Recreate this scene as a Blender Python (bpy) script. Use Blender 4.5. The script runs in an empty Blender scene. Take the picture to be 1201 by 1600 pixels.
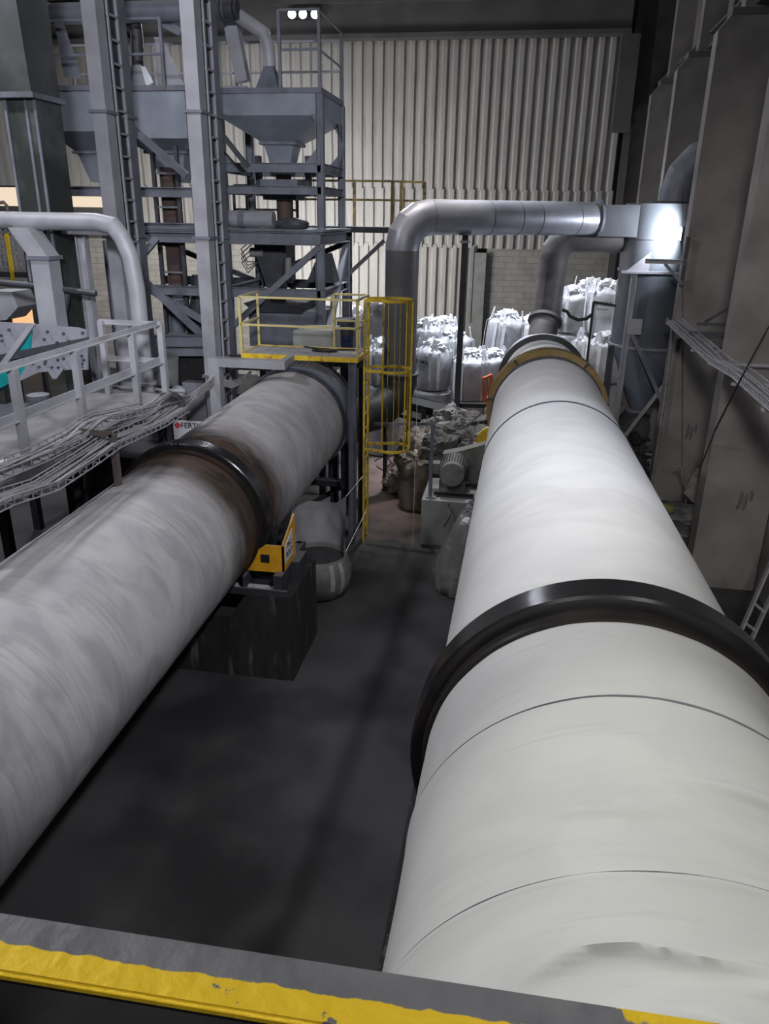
import bpy, bmesh, math, random
from mathutils import Vector, Matrix, noise
rnd = random.Random(7)
C = bpy.context.scene.collection
PI = math.pi
H = 6.2                                                   # height of the eye above the floor
# ---------------------------------------------------------------- camera frame (world = M @ camera vector)
M = Matrix(((0.9861304, 0.07364141, -0.14874064), (0.16527582, -0.3536868, 0.92064627), (0.01519008, -0.9324605, -0.36095245)))
# columns of M are: image right, image down, view direction -- expressed per row in world X, Y, Z
M = Matrix(((0.9861304, 0.07364141, 0.14874064 * -1), (0.16527582, -0.3536868, 0.92064627), (0.01519008, -0.9324605, -0.36095245)))
F = 1200.0
def P(px, py, X=None, Y=None, Z=None):
    d = M @ Vector((px - 600.5, py - 800.0, F))
    t = X / d.x if X is not None else Y / d.y if Y is not None else (Z - H) / d.z
    return Vector((d.x * t, d.y * t, d.z * t + H))
def V(*a): return Vector(a)

# ---------------------------------------------------------------- materials
def mat(name, c1, c2=None, rough=.6, metal=0.0, scale=4, stretch=(1, 1, 1), bump=0.0, bscale=40, lo=.35, hi=.65,
        dust=None, dust_amt=.7, c3=None, c3scale=1.2, c3lo=.55, c3hi=.7, spec=.3, coat=0.0, trans=0.0, alpha=1.0):
    m = bpy.data.materials.new(name); m.use_nodes = True
    nt = m.node_tree; N = nt.nodes; L = nt.links
    b = N['Principled BSDF']
    b.inputs['Roughness'].default_value = rough; b.inputs['Metallic'].default_value = metal
    b.inputs['Specular IOR Level'].default_value = spec
    b.inputs['Coat Weight'].default_value = coat
    b.inputs['Transmission Weight'].default_value = trans
    b.inputs['Alpha'].default_value = alpha
    tc = N.new('ShaderNodeTexCoord'); mp = N.new('ShaderNodeMapping'); mp.inputs['Scale'].default_value = stretch
    L.new(tc.outputs['Object'], mp.inputs['Vector'])
    def nz(s, det=5, vec=mp):
        n = N.new('ShaderNodeTexNoise'); n.inputs['Scale'].default_value = s; n.inputs['Detail'].default_value = det
        L.new(vec.outputs[0], n.inputs['Vector']); return n.outputs['Fac']
    def ramp(src, a, z):
        r = N.new('ShaderNodeMapRange'); r.inputs['From Min'].default_value = a; r.inputs['From Max'].default_value = z
        L.new(src, r.inputs['Value']); return r.outputs['Result']
    def mix(fac, a, z):
        x = N.new('ShaderNodeMix'); x.data_type = 'RGBA'
        L.new(fac, x.inputs[0])
        for sock, v in ((x.inputs[6], a), (x.inputs[7], z)):
            if isinstance(v, tuple): sock.default_value = (*v, 1)
            else: L.new(v, sock)
        return x.outputs[2]
    c2 = c2 or tuple(x * .8 for x in c1)
    col = mix(ramp(nz(scale), lo, hi), c1, c2)
    if c3: col = mix(ramp(nz(c3scale, 8), c3lo, c3hi), col, c3)
    if dust:
        g = N.new('ShaderNodeNewGeometry'); sp = N.new('ShaderNodeSeparateXYZ'); L.new(g.outputs['True Normal'], sp.inputs[0])
        mu = N.new('ShaderNodeMath'); mu.operation = 'MULTIPLY'; mu.inputs[1].default_value = dust_amt
        L.new(ramp(sp.outputs['Z'], .35, .9), mu.inputs[0])
        col = mix(mu.outputs[0], col, dust)
    L.new(col, b.inputs['Base Color'])
    if bump:
        bp = N.new('ShaderNodeBump'); bp.inputs['Strength'].default_value = bump; bp.inputs['Distance'].default_value = .02
        L.new(nz(bscale, 6), bp.inputs['Height']); L.new(bp.outputs[0], b.inputs['Normal'])
    m['_'] = 0
    return m
DUST = (.33, .33, .35)
steel = mat('painted_grey_steel', (.155, .165, .20), (.115, .12, .15), .5, .1, 3, dust=DUST, bump=.08, c3=(.085, .085, .10), c3lo=.58, c3hi=.75)
steel_light = mat('pale_grey_steel', (.30, .30, .335), (.24, .24, .27), .5, .1, 2.5, dust=(.42, .42, .44), bump=.06, c3=(.15, .15, .17), c3lo=.6, c3hi=.8)
steel_dark = mat('dark_grey_steel', (.055, .057, .068), (.035, .036, .043), .5, .1, 4, dust=(.2, .2, .22), dust_amt=.5)
steel_blue = mat('blue_grey_hopper_steel', (.25, .275, .325), (.18, .2, .245), .45, .25, 1.6, dust=DUST, c3=(.25, .27, .3), c3scale=1.4, c3lo=.6, c3hi=.75)
duct_dark = mat('weathered_dark_duct', (.085, .087, .092), (.05, .052, .055), .55, .2, 1.0, c3=(.028, .032, .03), c3scale=.75, c3lo=.44, c3hi=.56, bump=.06, bscale=6)
galv = mat('galvanised_duct', (.34, .345, .385), (.26, .265, .31), .42, .45, 2.2, dust=(.42, .41, .43), dust_amt=.75, bump=.12, bscale=7)
duct_brown = mat('sooty_duct', (.085, .078, .078), (.055, .05, .052), .6, .1, 2.5, dust=(.2, .2, .2), c3=(.12, .11, .11), c3scale=2)
rust_pipe = mat('rust_red_pipe', (.085, .05, .045), (.055, .04, .04), .7, 0, 3, bump=.1)
black = mat('black_paint', (.014, .014, .016), (.02, .02, .022), .45, 0, 5, dust=(.1, .1, .105), dust_amt=.35)
rubber = mat('black_rubber', (.02, .02, .022), (.03, .03, .03), .7)
yellow = mat('safety_yellow_paint', (.68, .47, .03), (.5, .33, .03), .5, 0, 6, dust=(.5, .46, .38), dust_amt=.5, c3=(.28, .17, .04), c3scale=5, c3lo=.6, c3hi=.72)
yellow_dull = mat('worn_yellow_paint', (.32, .24, .07), (.16, .12, .06), .6, 0, 6, c3=(.1, .07, .05), c3scale=5, c3lo=.5, c3hi=.65)
amber = mat('amber_guard_paint', (.72, .36, .02), (.58, .28, .02), .45, 0, 5, dust=(.32, .28, .2), dust_amt=.6)
ochre = mat('ochre_dusty_paint', (.24, .165, .055), (.17, .12, .05), .7, 0, 3, c3=(.3, .25, .16), c3lo=.6, c3hi=.8)
orange = mat('orange_plastic', (.75, .19, .07), (.6, .15, .06), .5)
teal = mat('teal_paint', (.01, .27, .29), (.01, .2, .22), .45, 0, 4)
white_plate = mat('white_lined_plate', (.22, .22, .26), (.17, .17, .205), .5, 0, 3)
concrete = mat('precast_concrete', (.225, .212, .205), (.16, .15, .146), .85, 0, 1.3, bump=.15, bscale=30, c3=(.11, .105, .10), c3scale=.8, c3lo=.52, c3hi=.75)
concrete_pale = mat('pale_dusty_concrete', (.26, .27, .26), (.2, .21, .2), .85, 0, 3, bump=.15, bscale=40, dust=(.34, .34, .34))
concrete_black = mat('oily_black_concrete', (.03, .03, .031), (.018, .018, .019), .7, 0, 3, stretch=(3, 3, .5), bump=.15, bscale=20, c3=(.16, .16, .155), c3scale=2.2, c3lo=.58, c3hi=.8)
roof_m = mat('dark_roof_concrete', (.12, .115, .115), (.09, .085, .085), .9, 0, 1)
plastic_white = mat('white_woven_bag', (.50, .51, .54), (.42, .43, .46), .42, 0, 5, bump=.4, bscale=14, spec=.5)
strap_m = mat('white_webbing', (.82, .83, .86), (.74, .75, .78), .6, 0, 9)
crumple = mat('grey_used_sack', (.25, .25, .25), (.16, .16, .16), .6, 0, 4, bump=.5, bscale=9, c3=(.09, .09, .09), c3scale=3, c3lo=.5, c3hi=.66)
brownsack = mat('brown_dusty_sack', (.31, .27, .235), (.21, .18, .155), .75, 0, 4, bump=.4, bscale=10, c3=(.07, .06, .055), c3scale=2.5, c3lo=.52, c3hi=.7)
film = mat('milky_plastic_film', (.24, .242, .245), (.15, .152, .155), .2, 0, 3, bump=1.0, bscale=8, spec=.8)
powder = mat('dark_powder', (.055, .057, .06), (.04, .04, .043), .95, 0, 9, bump=.3)
ink = mat('dark_printing_ink', (.03, .035, .06), (.03, .035, .06), .6)
ink_red = mat('red_printing_ink', (.55, .06, .06), (.5, .05, .05), .6)
sign_white = mat('white_sign_face', (.62, .62, .64), (.56, .56, .58), .5)
cable_m = mat('dusty_cable', (.24, .235, .25), (.13, .13, .14), .7, 0, 12, dust=(.36, .36, .38))
bracket_brown = mat('brown_angle_iron', (.12, .10, .095), (.09, .075, .07), .7)
wood = mat('dusty_timber', (.2, .19, .18), (.14, .13, .125), .85, 0, 3, stretch=(1, 8, 1))
alu = mat('aluminium', (.5, .5, .53), (.42, .42, .46), .4, .6, 5)
lime = mat('lime_plastic', (.19, .20, .06), (.14, .15, .05), .6)
motor_m = mat('dusty_motor_casing', (.2, .2, .195), (.15, .15, .145), .7, 0, 6, bump=.1, dust=(.27, .27, .26))
earth = mat('bare_earth', (.5, .3, .17), (.42, .25, .14), .95, 0, 2)
deck_m = mat('dusty_deck_plate', (.27, .27, .285), (.2, .2, .21), .85, 0, 2, bump=.2, bscale=25, c3=(.13, .13, .135), c3scale=1.2, c3lo=.5, c3hi=.7)
def emit(name, col, s):
    m = bpy.data.materials.new(name); m.use_nodes = True
    b = m.node_tree.nodes['Principled BSDF']; b.inputs['Base Color'].default_value = (*col, 1)
    b.inputs['Emission Color'].default_value = (*col, 1); b.inputs['Emission Strength'].default_value = s
    return m
lampface = emit('lit_lamp_face', (.82, .88, 1.0), 30)

# ---------------------------------------------------------------- mesh builder
class MB:
    def __init__(s): s.b = bmesh.new()
    def hull(s, a, z):                                     # loft two equal rings of points, closed with caps
        A = [s.b.verts.new(p) for p in a]; Z = [s.b.verts.new(p) for p in z]; n = len(A)
        for i in range(n): s.b.faces.new((A[i], A[(i + 1) % n], Z[(i + 1) % n], Z[i]))
        s.b.faces.new(A[::-1]); s.b.faces.new(Z)
        return s
    def box(s, x0, x1, y0, y1, z0, z1):
        return s.hull([(x0, y0, z0), (x1, y0, z0), (x1, y1, z0), (x0, y1, z0)], [(x0, y0, z1), (x1, y0, z1), (x1, y1, z1), (x0, y1, z1)])
    def frame(s, p, q, up):
        d = (q - p).normalized(); u = d.cross(Vector(up))
        if u.length < 1e-4: u = d.cross(Vector((0, 1, 0)))
        u.normalize(); v = u.cross(d); return d, u, v
    def beam(s, p, q, w, h=None, sec='box', up=(0, 0, 1), t=.012):
        h = h or w; p = Vector(p); q = Vector(q); d, u, v = s.frame(p, q, up)
        def r(cu, cv, a, c):
            o = [(cu - a / 2, cv - c / 2), (cu + a / 2, cv - c / 2), (cu + a / 2, cv + c / 2), (cu - a / 2, cv + c / 2)]
            s.hull([p + u * x + v * y for x, y in o], [q + u * x + v * y for x, y in o])
        if sec == 'box': r(0, 0, w, h)
        elif sec == 'I': r(0, h / 2 - t / 2, w, t); r(0, -h / 2 + t / 2, w, t); r(0, 0, t, h - 2 * t)
        elif sec == 'H': r(w / 2 - t / 2, 0, t, h); r(-w / 2 + t / 2, 0, t, h); r(0, 0, w - 2 * t, t)
        elif sec == 'L': r(0, -h / 2 + t / 2, w, t); r(-w / 2 + t / 2, t / 2, t, h - t)
        elif sec == 'C': r(-w / 2 + t / 2, 0, t, h); r(t / 2, h / 2 - t / 2, w - t, t); r(t / 2, -h / 2 + t / 2, w - t, t)
        return s
    def tube(s, pts, r, seg=10, caps=True, rs=None):
        pts = [Vector(p) for p in pts]; n = len(pts); prev = None; rings = []
        up = Vector((0, 0, 1))
        for i, p in enumerate(pts):
            d = (pts[min(i + 1, n - 1)] - pts[max(i - 1, 0)]).normalized()
            if prev is None:
                u = d.cross(up)
                if u.length < .05: u = d.cross(Vector((0, 1, 0)))
            else: u = prev - d * prev.dot(d)
            u.normalize(); prev = u; v = d.cross(u); rr = rs[i] if rs else r
            if 0 < i < n - 1:                              # keep the width through a mitre
                a = (pts[i] - pts[i - 1]).normalized(); c = (pts[i + 1] - pts[i]).normalized()
                k = 1 / max(.5, math.sqrt(max(.01, (1 + a.dot(c)) / 2)))
                bend = (c - a)
                bend = bend.normalized() if bend.length > 1e-4 else None
            else: k = 1; bend = None
            ring = []
            for j in range(seg):
                o = (u * math.cos(2 * PI * j / seg) + v * math.sin(2 * PI * j / seg)) * rr
                if bend is not None: o += bend * (o.dot(bend)) * (k - 1)
                ring.append(s.b.verts.new(p + o))
            rings.append(ring)
        for a, z in zip(rings, rings[1:]):
            for j in range(seg): s.b.faces.new((a[j], a[(j + 1) % seg], z[(j + 1) % seg], z[j]))
        if caps: s.b.faces.new(rings[0][::-1]); s.b.faces.new(rings[-1])
        return s
    def cyl(s, p, q, r, r2=None, seg=24, caps=True): return s.tube([p, q], r, seg, caps, [r, r if r2 is None else r2])
    def lathe(s, prof, org, axis=(0, 0, 1), seg=32, close=False):   # prof: (distance along axis, radius)
        d = Vector(axis).normalized(); u = d.cross(Vector((0, 0, 1)))
        if u.length < .05: u = Vector((1, 0, 0))
        u.normalize(); v = d.cross(u); org = Vector(org); rings = []
        for a, r in prof:
            rings.append([s.b.verts.new(org + d * a + (u * math.cos(2 * PI * j / seg) + v * math.sin(2 * PI * j / seg)) * r) for j in range(seg)])
        pairs = list(zip(rings, rings[1:])) + ([(rings[-1], rings[0])] if close else [])
        for a, z in pairs:
            for j in range(seg): s.b.faces.new((a[j], a[(j + 1) % seg], z[(j + 1) % seg], z[j]))
        if not close:
            if prof[0][1] > 1e-3: s.b.faces.new(rings[0][::-1])
            if prof[-1][1] > 1e-3: s.b.faces.new(rings[-1])
        return s
    def prism(s, pts, off):                                # flat outline given real thickness
        off = Vector(off); return s.hull([Vector(p) for p in pts], [Vector(p) + off for p in pts])
    def blob(s, c, rx, ry, rz, amp=.2, freq=2.0, seed=0, sub=4, flat=True):
        t = bmesh.new(); bmesh.ops.create_icosphere(t, subdivisions=sub, radius=1)
        c = Vector(c); mp = {}
        for v in t.verts:
            n = v.co.normalized(); so = Vector((seed * 3.1, seed * 1.7, seed))
            k = 1 + amp * noise.noise(n * freq + so) + amp * .6 * abs(noise.noise(n * freq * 2.4 + so)) + amp * .25 * noise.noise(n * freq * 5 + so)
            p = Vector((n.x * rx, n.y * ry, n.z * rz)) * k
            if flat: p.z = max(p.z, -rz * .72)
            mp[v] = s.b.verts.new(c + p)
        for f in t.faces: s.b.faces.new([mp[v] for v in f.verts])
        t.free(); return s
    def build(s, name, m, parent=None, base=None, smooth=None, label=None):
        bmesh.ops.recalc_face_normals(s.b, faces=s.b.faces)
        if smooth:
            for f in s.b.faces: f.smooth = True
            for e in s.b.edges:
                if len(e.link_faces) == 2 and e.calc_face_angle(0) > smooth: e.smooth = False
        o0 = ORG[parent] if parent is not None else Vector(base) if base is not None else s.base()
        for v in s.b.verts: v.co -= o0
        me = bpy.data.meshes.new(name); s.b.to_mesh(me); s.b.free(); me.materials.append(m)
        o = bpy.data.objects.new(name, me); C.objects.link(o)
        if parent is not None: o.parent = parent
        else: o.location = o0
        ORG[o] = o0
        if label: o['label'] = label
        return o
    def base(s):
        xs = [v.co.x for v in s.b.verts]; ys = [v.co.y for v in s.b.verts]; zs = [v.co.z for v in s.b.verts]
        return Vector(((min(xs) + max(xs)) / 2, (min(ys) + max(ys)) / 2, min(zs)))
ORG = {}
def thing(name, label, cat, loc, group=None):
    o = bpy.data.objects.new(name, None); C.objects.link(o); o.location = loc; o.empty_display_size = .2
    ORG[o] = Vector(loc); o['label'] = label; o['category'] = cat
    if group: o['group'] = group
    return o
def tag(o, label, cat, group=None):
    o['label'] = label; o['category'] = cat
    if group: o['group'] = group
    return o
def struct(o): o['kind'] = 'structure'; return o
def dup(root, loc, rotz=0, label=None, group=None, scale=1):
    r = root.copy(); C.objects.link(r); r.location = loc; r.rotation_euler = (0, 0, rotz); r.scale = (scale,) * 3
    if label: r['label'] = label
    if group: r['group'] = group
    for ch in list(root.children):
        c = ch.copy(); C.objects.link(c); c.parent = r
        for g in ch.children:
            d = g.copy(); C.objects.link(d); d.parent = c
    return r
S = .6                                                     # default smoothing angle
def text_mesh(s, size, place, m, name, parent, extrude=.002):
    cu = bpy.data.curves.new('t', 'FONT'); cu.body = s; cu.size = size; cu.extrude = extrude; cu.align_x = 'CENTER'; cu.align_y = 'CENTER'
    cu.offset = size * .006; cu.resolution_u = 3
    o = bpy.data.objects.new('t', cu); C.objects.link(o)
    dg = bpy.context.evaluated_depsgraph_get(); me = bpy.data.meshes.new_from_object(o.evaluated_get(dg))
    bpy.data.objects.remove(o); bpy.data.curves.remove(cu)
    o0 = ORG[parent]
    for v in me.vertices: v.co = place(v.co) - o0
    me.name = name; me.materials.clear(); me.materials.append(m)
    r = bpy.data.objects.new(name, me); C.objects.link(r); r.parent = parent; ORG[r] = o0
    return r
#%%SETTING
# ================================================================ SETTING
YB = 30.0
def floor_mat():
    m = mat('stained_concrete_floor', (.062, .062, .064), (.045, .045, .047), .65, 0, .9, bump=.1, bscale=25, c3=(.024, .024, .026), c3scale=.45, c3lo=.47, c3hi=.62)
    nt = m.node_tree; N = nt.nodes; L = nt.links; b = N['Principled BSDF']; src = b.inputs['Base Color'].links[0].from_socket
    tc = N.new('ShaderNodeTexCoord'); mp = N.new('ShaderNodeMapping'); mp.inputs['Location'].default_value = (2.2, -18.6, 0); L.new(tc.outputs['Object'], mp.inputs['Vector'])
    m2 = N.new('ShaderNodeVectorMath'); m2.operation = 'MULTIPLY'; m2.inputs[1].default_value = (.7, .28, 1); L.new(mp.outputs[0], m2.inputs[0])
    ln = N.new('ShaderNodeVectorMath'); ln.operation = 'LENGTH'; L.new(m2.outputs[0], ln.inputs[0])
    nz = N.new('ShaderNodeTexNoise'); nz.inputs['Scale'].default_value = 2.2; nz.inputs['Detail'].default_value = 7; L.new(tc.outputs['Object'], nz.inputs['Vector'])
    ad = N.new('ShaderNodeMath'); ad.operation = 'ADD'; L.new(ln.outputs['Value'], ad.inputs[0]); L.new(nz.outputs['Fac'], ad.inputs[1])
    r = N.new('ShaderNodeMapRange'); r.inputs['From Min'].default_value = 1.75; r.inputs['From Max'].default_value = 1.1; L.new(ad.outputs[0], r.inputs['Value'])
    mx = N.new('ShaderNodeMix'); mx.data_type = 'RGBA'; L.new(r.outputs[0], mx.inputs[0]); L.new(src, mx.inputs[6]); mx.inputs[7].default_value = (.2, .14, .12, 1); L.new(mx.outputs[2], b.inputs['Base Color'])
    return m
struct(MB().box(-24, 6, -8, 30.5, -.2, 0).build('floor', floor_mat(), base=(0, 0, 0)))
tag(MB().box(-60, -24.05, -8, 90, -.25, -.05).build('ground', earth, base=(-40, 40, -.05)), 'bare sunlit earth outside the hall', 'ground')['kind'] = 'structure'
struct(MB().box(-24, 6, 30.55, 90, -.25, -.05).build('ground', earth, base=(-10, 60, -.05)))

def block_mat():
    m = mat('blockwork', (.36, .345, .325), (.30, .285, .27), .9, 0, 2, bump=.2, bscale=20)
    nt = m.node_tree; N = nt.nodes; L = nt.links; b = N['Principled BSDF']
    tc = N.new('ShaderNodeTexCoord'); sp = N.new('ShaderNodeSeparateXYZ'); cb = N.new('ShaderNodeCombineXYZ')
    L.new(tc.outputs['Object'], sp.inputs[0]); L.new(sp.outputs['X'], cb.inputs['X']); L.new(sp.outputs['Z'], cb.inputs['Y'])
    br = N.new('ShaderNodeTexBrick'); br.inputs['Scale'].default_value = 1; br.inputs['Brick Width'].default_value = .5; br.inputs['Row Height'].default_value = .21
    br.inputs['Mortar Size'].default_value = .012; br.inputs['Mortar Smooth'].default_value = .3
    br.inputs['Color1'].default_value = (1, 1, 1, 1); br.inputs['Color2'].default_value = (.86, .86, .86, 1); br.inputs['Mortar'].default_value = (.62, .61, .6, 1)
    L.new(cb.outputs[0], br.inputs['Vector'])
    src = b.inputs['Base Color'].links[0].from_socket
    mx = N.new('ShaderNodeMix'); mx.data_type = 'RGBA'; mx.blend_type = 'MULTIPLY'; mx.inputs[0].default_value = 1
    L.new(src, mx.inputs[6]); L.new(br.outputs['Color'], mx.inputs[7]); L.new(mx.outputs[2], b.inputs['Base Color'])
    return m
blocks = block_mat()
# corrugated cladding of the end wall: rows of lapped sheets
def clad():
    mb = MB(); pitch = .37; dep = .085
    def sheet(x0, x1, z0, z1, y):
        xs = []; x = x0
        while x < x1:
            for f, o in ((0, 0), (.12, dep), (.5, dep), (.62, 0)): xs.append((x + f * pitch, o))
            x += pitch
        front = [(mb.b.verts.new((a, y - o, z0)), mb.b.verts.new((a, y - o - (.012 if z0 > 5 else 0) * 0, z1))) for a, o in xs]
        for (a, c), (d, e) in zip(front, front[1:]): mb.b.faces.new((a, d, e, c))
        return [x for x, o in xs if o > 0][::2]
    rows = ((11.0, 12.0, .02), (7.78, 11.05, .0), (7.0, 8.62, .03), (5.05, 7.1, .06))
    rows = ((8.55, 12.0, 0.0, -20.5), (7.78, 8.62, .035, -20.5), (7.05, 7.86, .07, -20.5), (5.1, 7.1, .075, -16.0))
    for z0, z1, k, xs0 in rows:
        ribs = sheet(xs0, 3.15, z0, z1, YB + k)
        for x in ribs:
            for zz in (z0 + .35, z1 - .45) if z1 - z0 > 1 else (z0 + .5,):
                mb.box(x + .02, x + .06, YB + k - dep - .012, YB + k - dep, zz, zz + .035)
    for z0, z1, k in ((2.4, 5.2, .1), (0, 2.5, .13)): sheet(-9.9, -1.66, z0, z1, YB + k)
    return mb
clm = mat('fibre_cement_cladding', (.40, .385, .37), (.335, .325, .31), .75, 0, 1.3, stretch=(2.5, 1, .4), bump=.06, bscale=12, c3=(.27, .25, .235), c3scale=1.5, c3lo=.58, c3hi=.75)
struct(clad().build('wall_back', clm, base=(-8, YB, 0)))
mb = MB(); mb.box(-1.2, 3.3, YB + .1, YB + .3, 0, 5.1)
# left masonry with its openings
mb.box(-24, -9.95, YB + .1, YB + .3, 0, .6); mb.box(-24, -9.95, YB + .1, YB + .3, 2.5, 5.15)
mb.box(-19.5, -9.95, YB + .1, YB + .3, .6, 2.5); mb.box(-24, -21.5, YB + .1, YB + .3, .6, 2.5)
struct(mb.build('wall_rear', blocks, base=(-8, YB + .2, 0)))
struct(MB().box(-24, 4.6, YB + .35, YB + .5, 5.15, 6.3).box(-24, 4.6, YB + .35, YB + .5, 7.0, 13.5).box(-16.0, 4.6, YB + .35, YB + .5, 0, 7.0).build('wall_gable', roof_m, base=(-8, YB + .4, 5)))
struct(MB().box(-1.62, -1.2, YB - .1, YB + .12, 0, 4.95).build('trim_1', concrete_pale))             # pillar beside the doorway
struct(MB().beam((-1.72, YB - .05, 0), (-1.72, YB - .05, 5.15), .1, .1, 'L').beam((-10.0, YB - .05, 0), (-10.0, YB - .05, 5.15), .25, .2).build('trim_2', concrete_pale))
struct(MB().box(-24.2, -24, -8, 30.6, 0, 13.5).build('wall_left', roof_m, base=(-24, 10, 0)))
struct(MB().box(-24, 6, -8.2, -8, 0, 13.5).build('wall_front', roof_m, base=(-8, -8, 0)))
struct(MB().box(-24.2, 6, -8.2, 30.9, 13.5, 13.7).build('ceiling', roof_m, base=(-8, 15, 13.5)))
XC = 3.45
mb = MB(); mb.box(XC + 1.15, XC + 1.35, -8, 30.6, 0, 4.6); mb.box(XC + 1.15, XC + 1.35, -8, 30.6, 9.4, 13.5)
for y0, y1 in ((-8, 9.0), (12.6, 13.9), (17.4, 18.4), (21.6, 22.4), (25.6, 30.6)): mb.box(XC + 1.15, XC + 1.35, y0, y1, 4.6, 9.4)
struct(mb.build('wall_right', concrete, base=(XC + 1.25, 15, 0)))
struct(MB().box(XC + 1.6, XC + 1.7, 8, 26, 4.4, 9.6).build('wall_outer', black, base=(XC + 1.65, 17, 4.4)))
for k, (y0, y1) in enumerate(((9.0, 12.6), (13.9, 17.4), (18.4, 21.6))):
    fr = MB(); 
    for z in (4.65, 5.9, 7.2, 8.3, 9.35): fr.box(XC + 1.12, XC + 1.22, y0, y1, z - .04, z + .04)
    for i in range(4): yy = y0 + (y1 - y0) * i / 3; fr.box(XC + 1.12, XC + 1.22, yy - .03, yy + .03, 4.6, 9.4)
    struct(fr.build('window_%d' % (k + 1), steel_light, base=(XC + 1.15, (y0 + y1) / 2, 4.6)))
# precast columns: wide lower shaft up to the crane corbel, narrower shaft above
cols_y = (13.3, 17.9, 22.1, 26.2, 30.3, 8.7)
names = ('tall concrete column nearest the camera on the right, with broken lifting pockets',
         'second concrete column on the right, carrying the lit floodlight', 'third concrete column on the right, behind the elbow duct',
         'fourth concrete column on the right', 'fifth concrete column on the right, at the end wall', 'concrete column at the right edge of the view')
for i, y in enumerate(cols_y[:5]):
    t = thing('concrete_column', names[i], 'column', (XC + .55, y + .2, 0), 'precast columns along the right wall')
    lo = MB(); yy0, yy1 = y, y + .42
    zc = 9.85
    outline = [(XC + 1.12, yy0, 0), (XC, yy0, 0), (XC, yy0, zc - .25), (XC + .2, yy0, zc), (XC + 1.12, yy0, zc)]
    lo.prism(outline, (0, .42, 0)); lo.build('shaft', concrete, t)
    MB().box(XC + .2, XC + 1.12, yy0 - .02, yy1 + .02, zc, zc + .12).build('corbel', roof_m, t)
    MB().box(XC + .42, XC + .95, yy0 + .02, yy1 - .02, zc + .12, 13.5).build('upper_shaft', concrete, t)
    if i < 2:
        pk = MB()
        for dx, dz, hh in ((.62, 1.72, .3), (.70, 1.66, .34), (.78, 1.78, .22), (.6, 1.58, .12)):
            pk.blob((XC + dx, yy0 + .005, dz), .035, .02, hh / 2, .3, 2, i + dx, 2, False)
        pk.build('lifting_pocket', roof_m, t)
# crane rail beam over the corbels and roof beams
tag(MB().beam((XC + .75, -8, 10.2), (XC + .75, 30.7, 10.2), .3, .36, 'I', t=.04).build('crane_beam', roof_m), 'dark runway beam high along the right columns', 'beam')
struct(MB().box(-24, 3.0, YB - .75, YB - .25, 11.72, 11.86).box(-24, 3.0, YB - .6, YB - .4, 11.86, 12.75).box(-24, 3.0, YB - .75, YB - .25, 12.75, 12.9).box(2.72, 3.3, YB - .7, YB - .3, 8.9, 11.72).build('trim_3', roof_m, base=(-8, YB - .5, 11.7)))
struct(MB().box(3.18, 3.42, YB - .1, YB + .3, 0, 13.4).box(3.0, 3.5, YB - .3, YB + .1, 10.2, 10.4).box(3.0, 3.5, YB - .3, YB + .1, 9.2, 9.35).build('trim_4', roof_m, base=(3.3, YB, 0)))
#%%KILNS
# ================================================================ KILNS
def axisR(y): return Vector((.6637 + .00368 * y, y, H - 2.788 - .0418 * y))
def axisL(y): return Vector((-4.374 + .0189 * y, y, H - 4.307 + .036 * y))
def shell_mesh(ax, ys, rf, nth):
    d = (ax(10) - ax(0)).normalized(); u = Vector((1, 0, 0)); u = (u - d * u.dot(d)).normalized(); v = u.cross(d)
    if v.z < 0: v = -v
    mb = MB(); rings = []
    for y in ys:
        c = ax(y)
        rings.append([mb.b.verts.new(c + (u * math.cos(2 * PI * j / nth) + v * math.sin(2 * PI * j / nth)) * rf(y, 2 * PI * j / nth)) for j in range(nth)])
    for a, z in zip(rings, rings[1:]):
        for j in range(nth): mb.b.faces.new((a[j], a[(j + 1) % nth], z[(j + 1) % nth], z[j]))
    return mb
def ring(ax, prof, seg=128):                              # prof: closed outline of (y, r)
    d = (ax(10) - ax(0)).normalized(); u = Vector((1, 0, 0)); u = (u - d * u.dot(d)).normalized(); v = u.cross(d)
    if v.z < 0: v = -v
    mb = MB(); rings = []
    for y, r in prof:
        rings.append([mb.b.verts.new(ax(y) + (u * math.cos(2 * PI * j / seg) + v * math.sin(2 * PI * j / seg)) * r) for j in range(seg)])
    for a, z in zip(rings, rings[1:] + rings[:1]):
        for j in range(seg): mb.b.faces.new((a[j], a[(j + 1) % seg], z[(j + 1) % seg], z[j]))
    return mb
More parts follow.
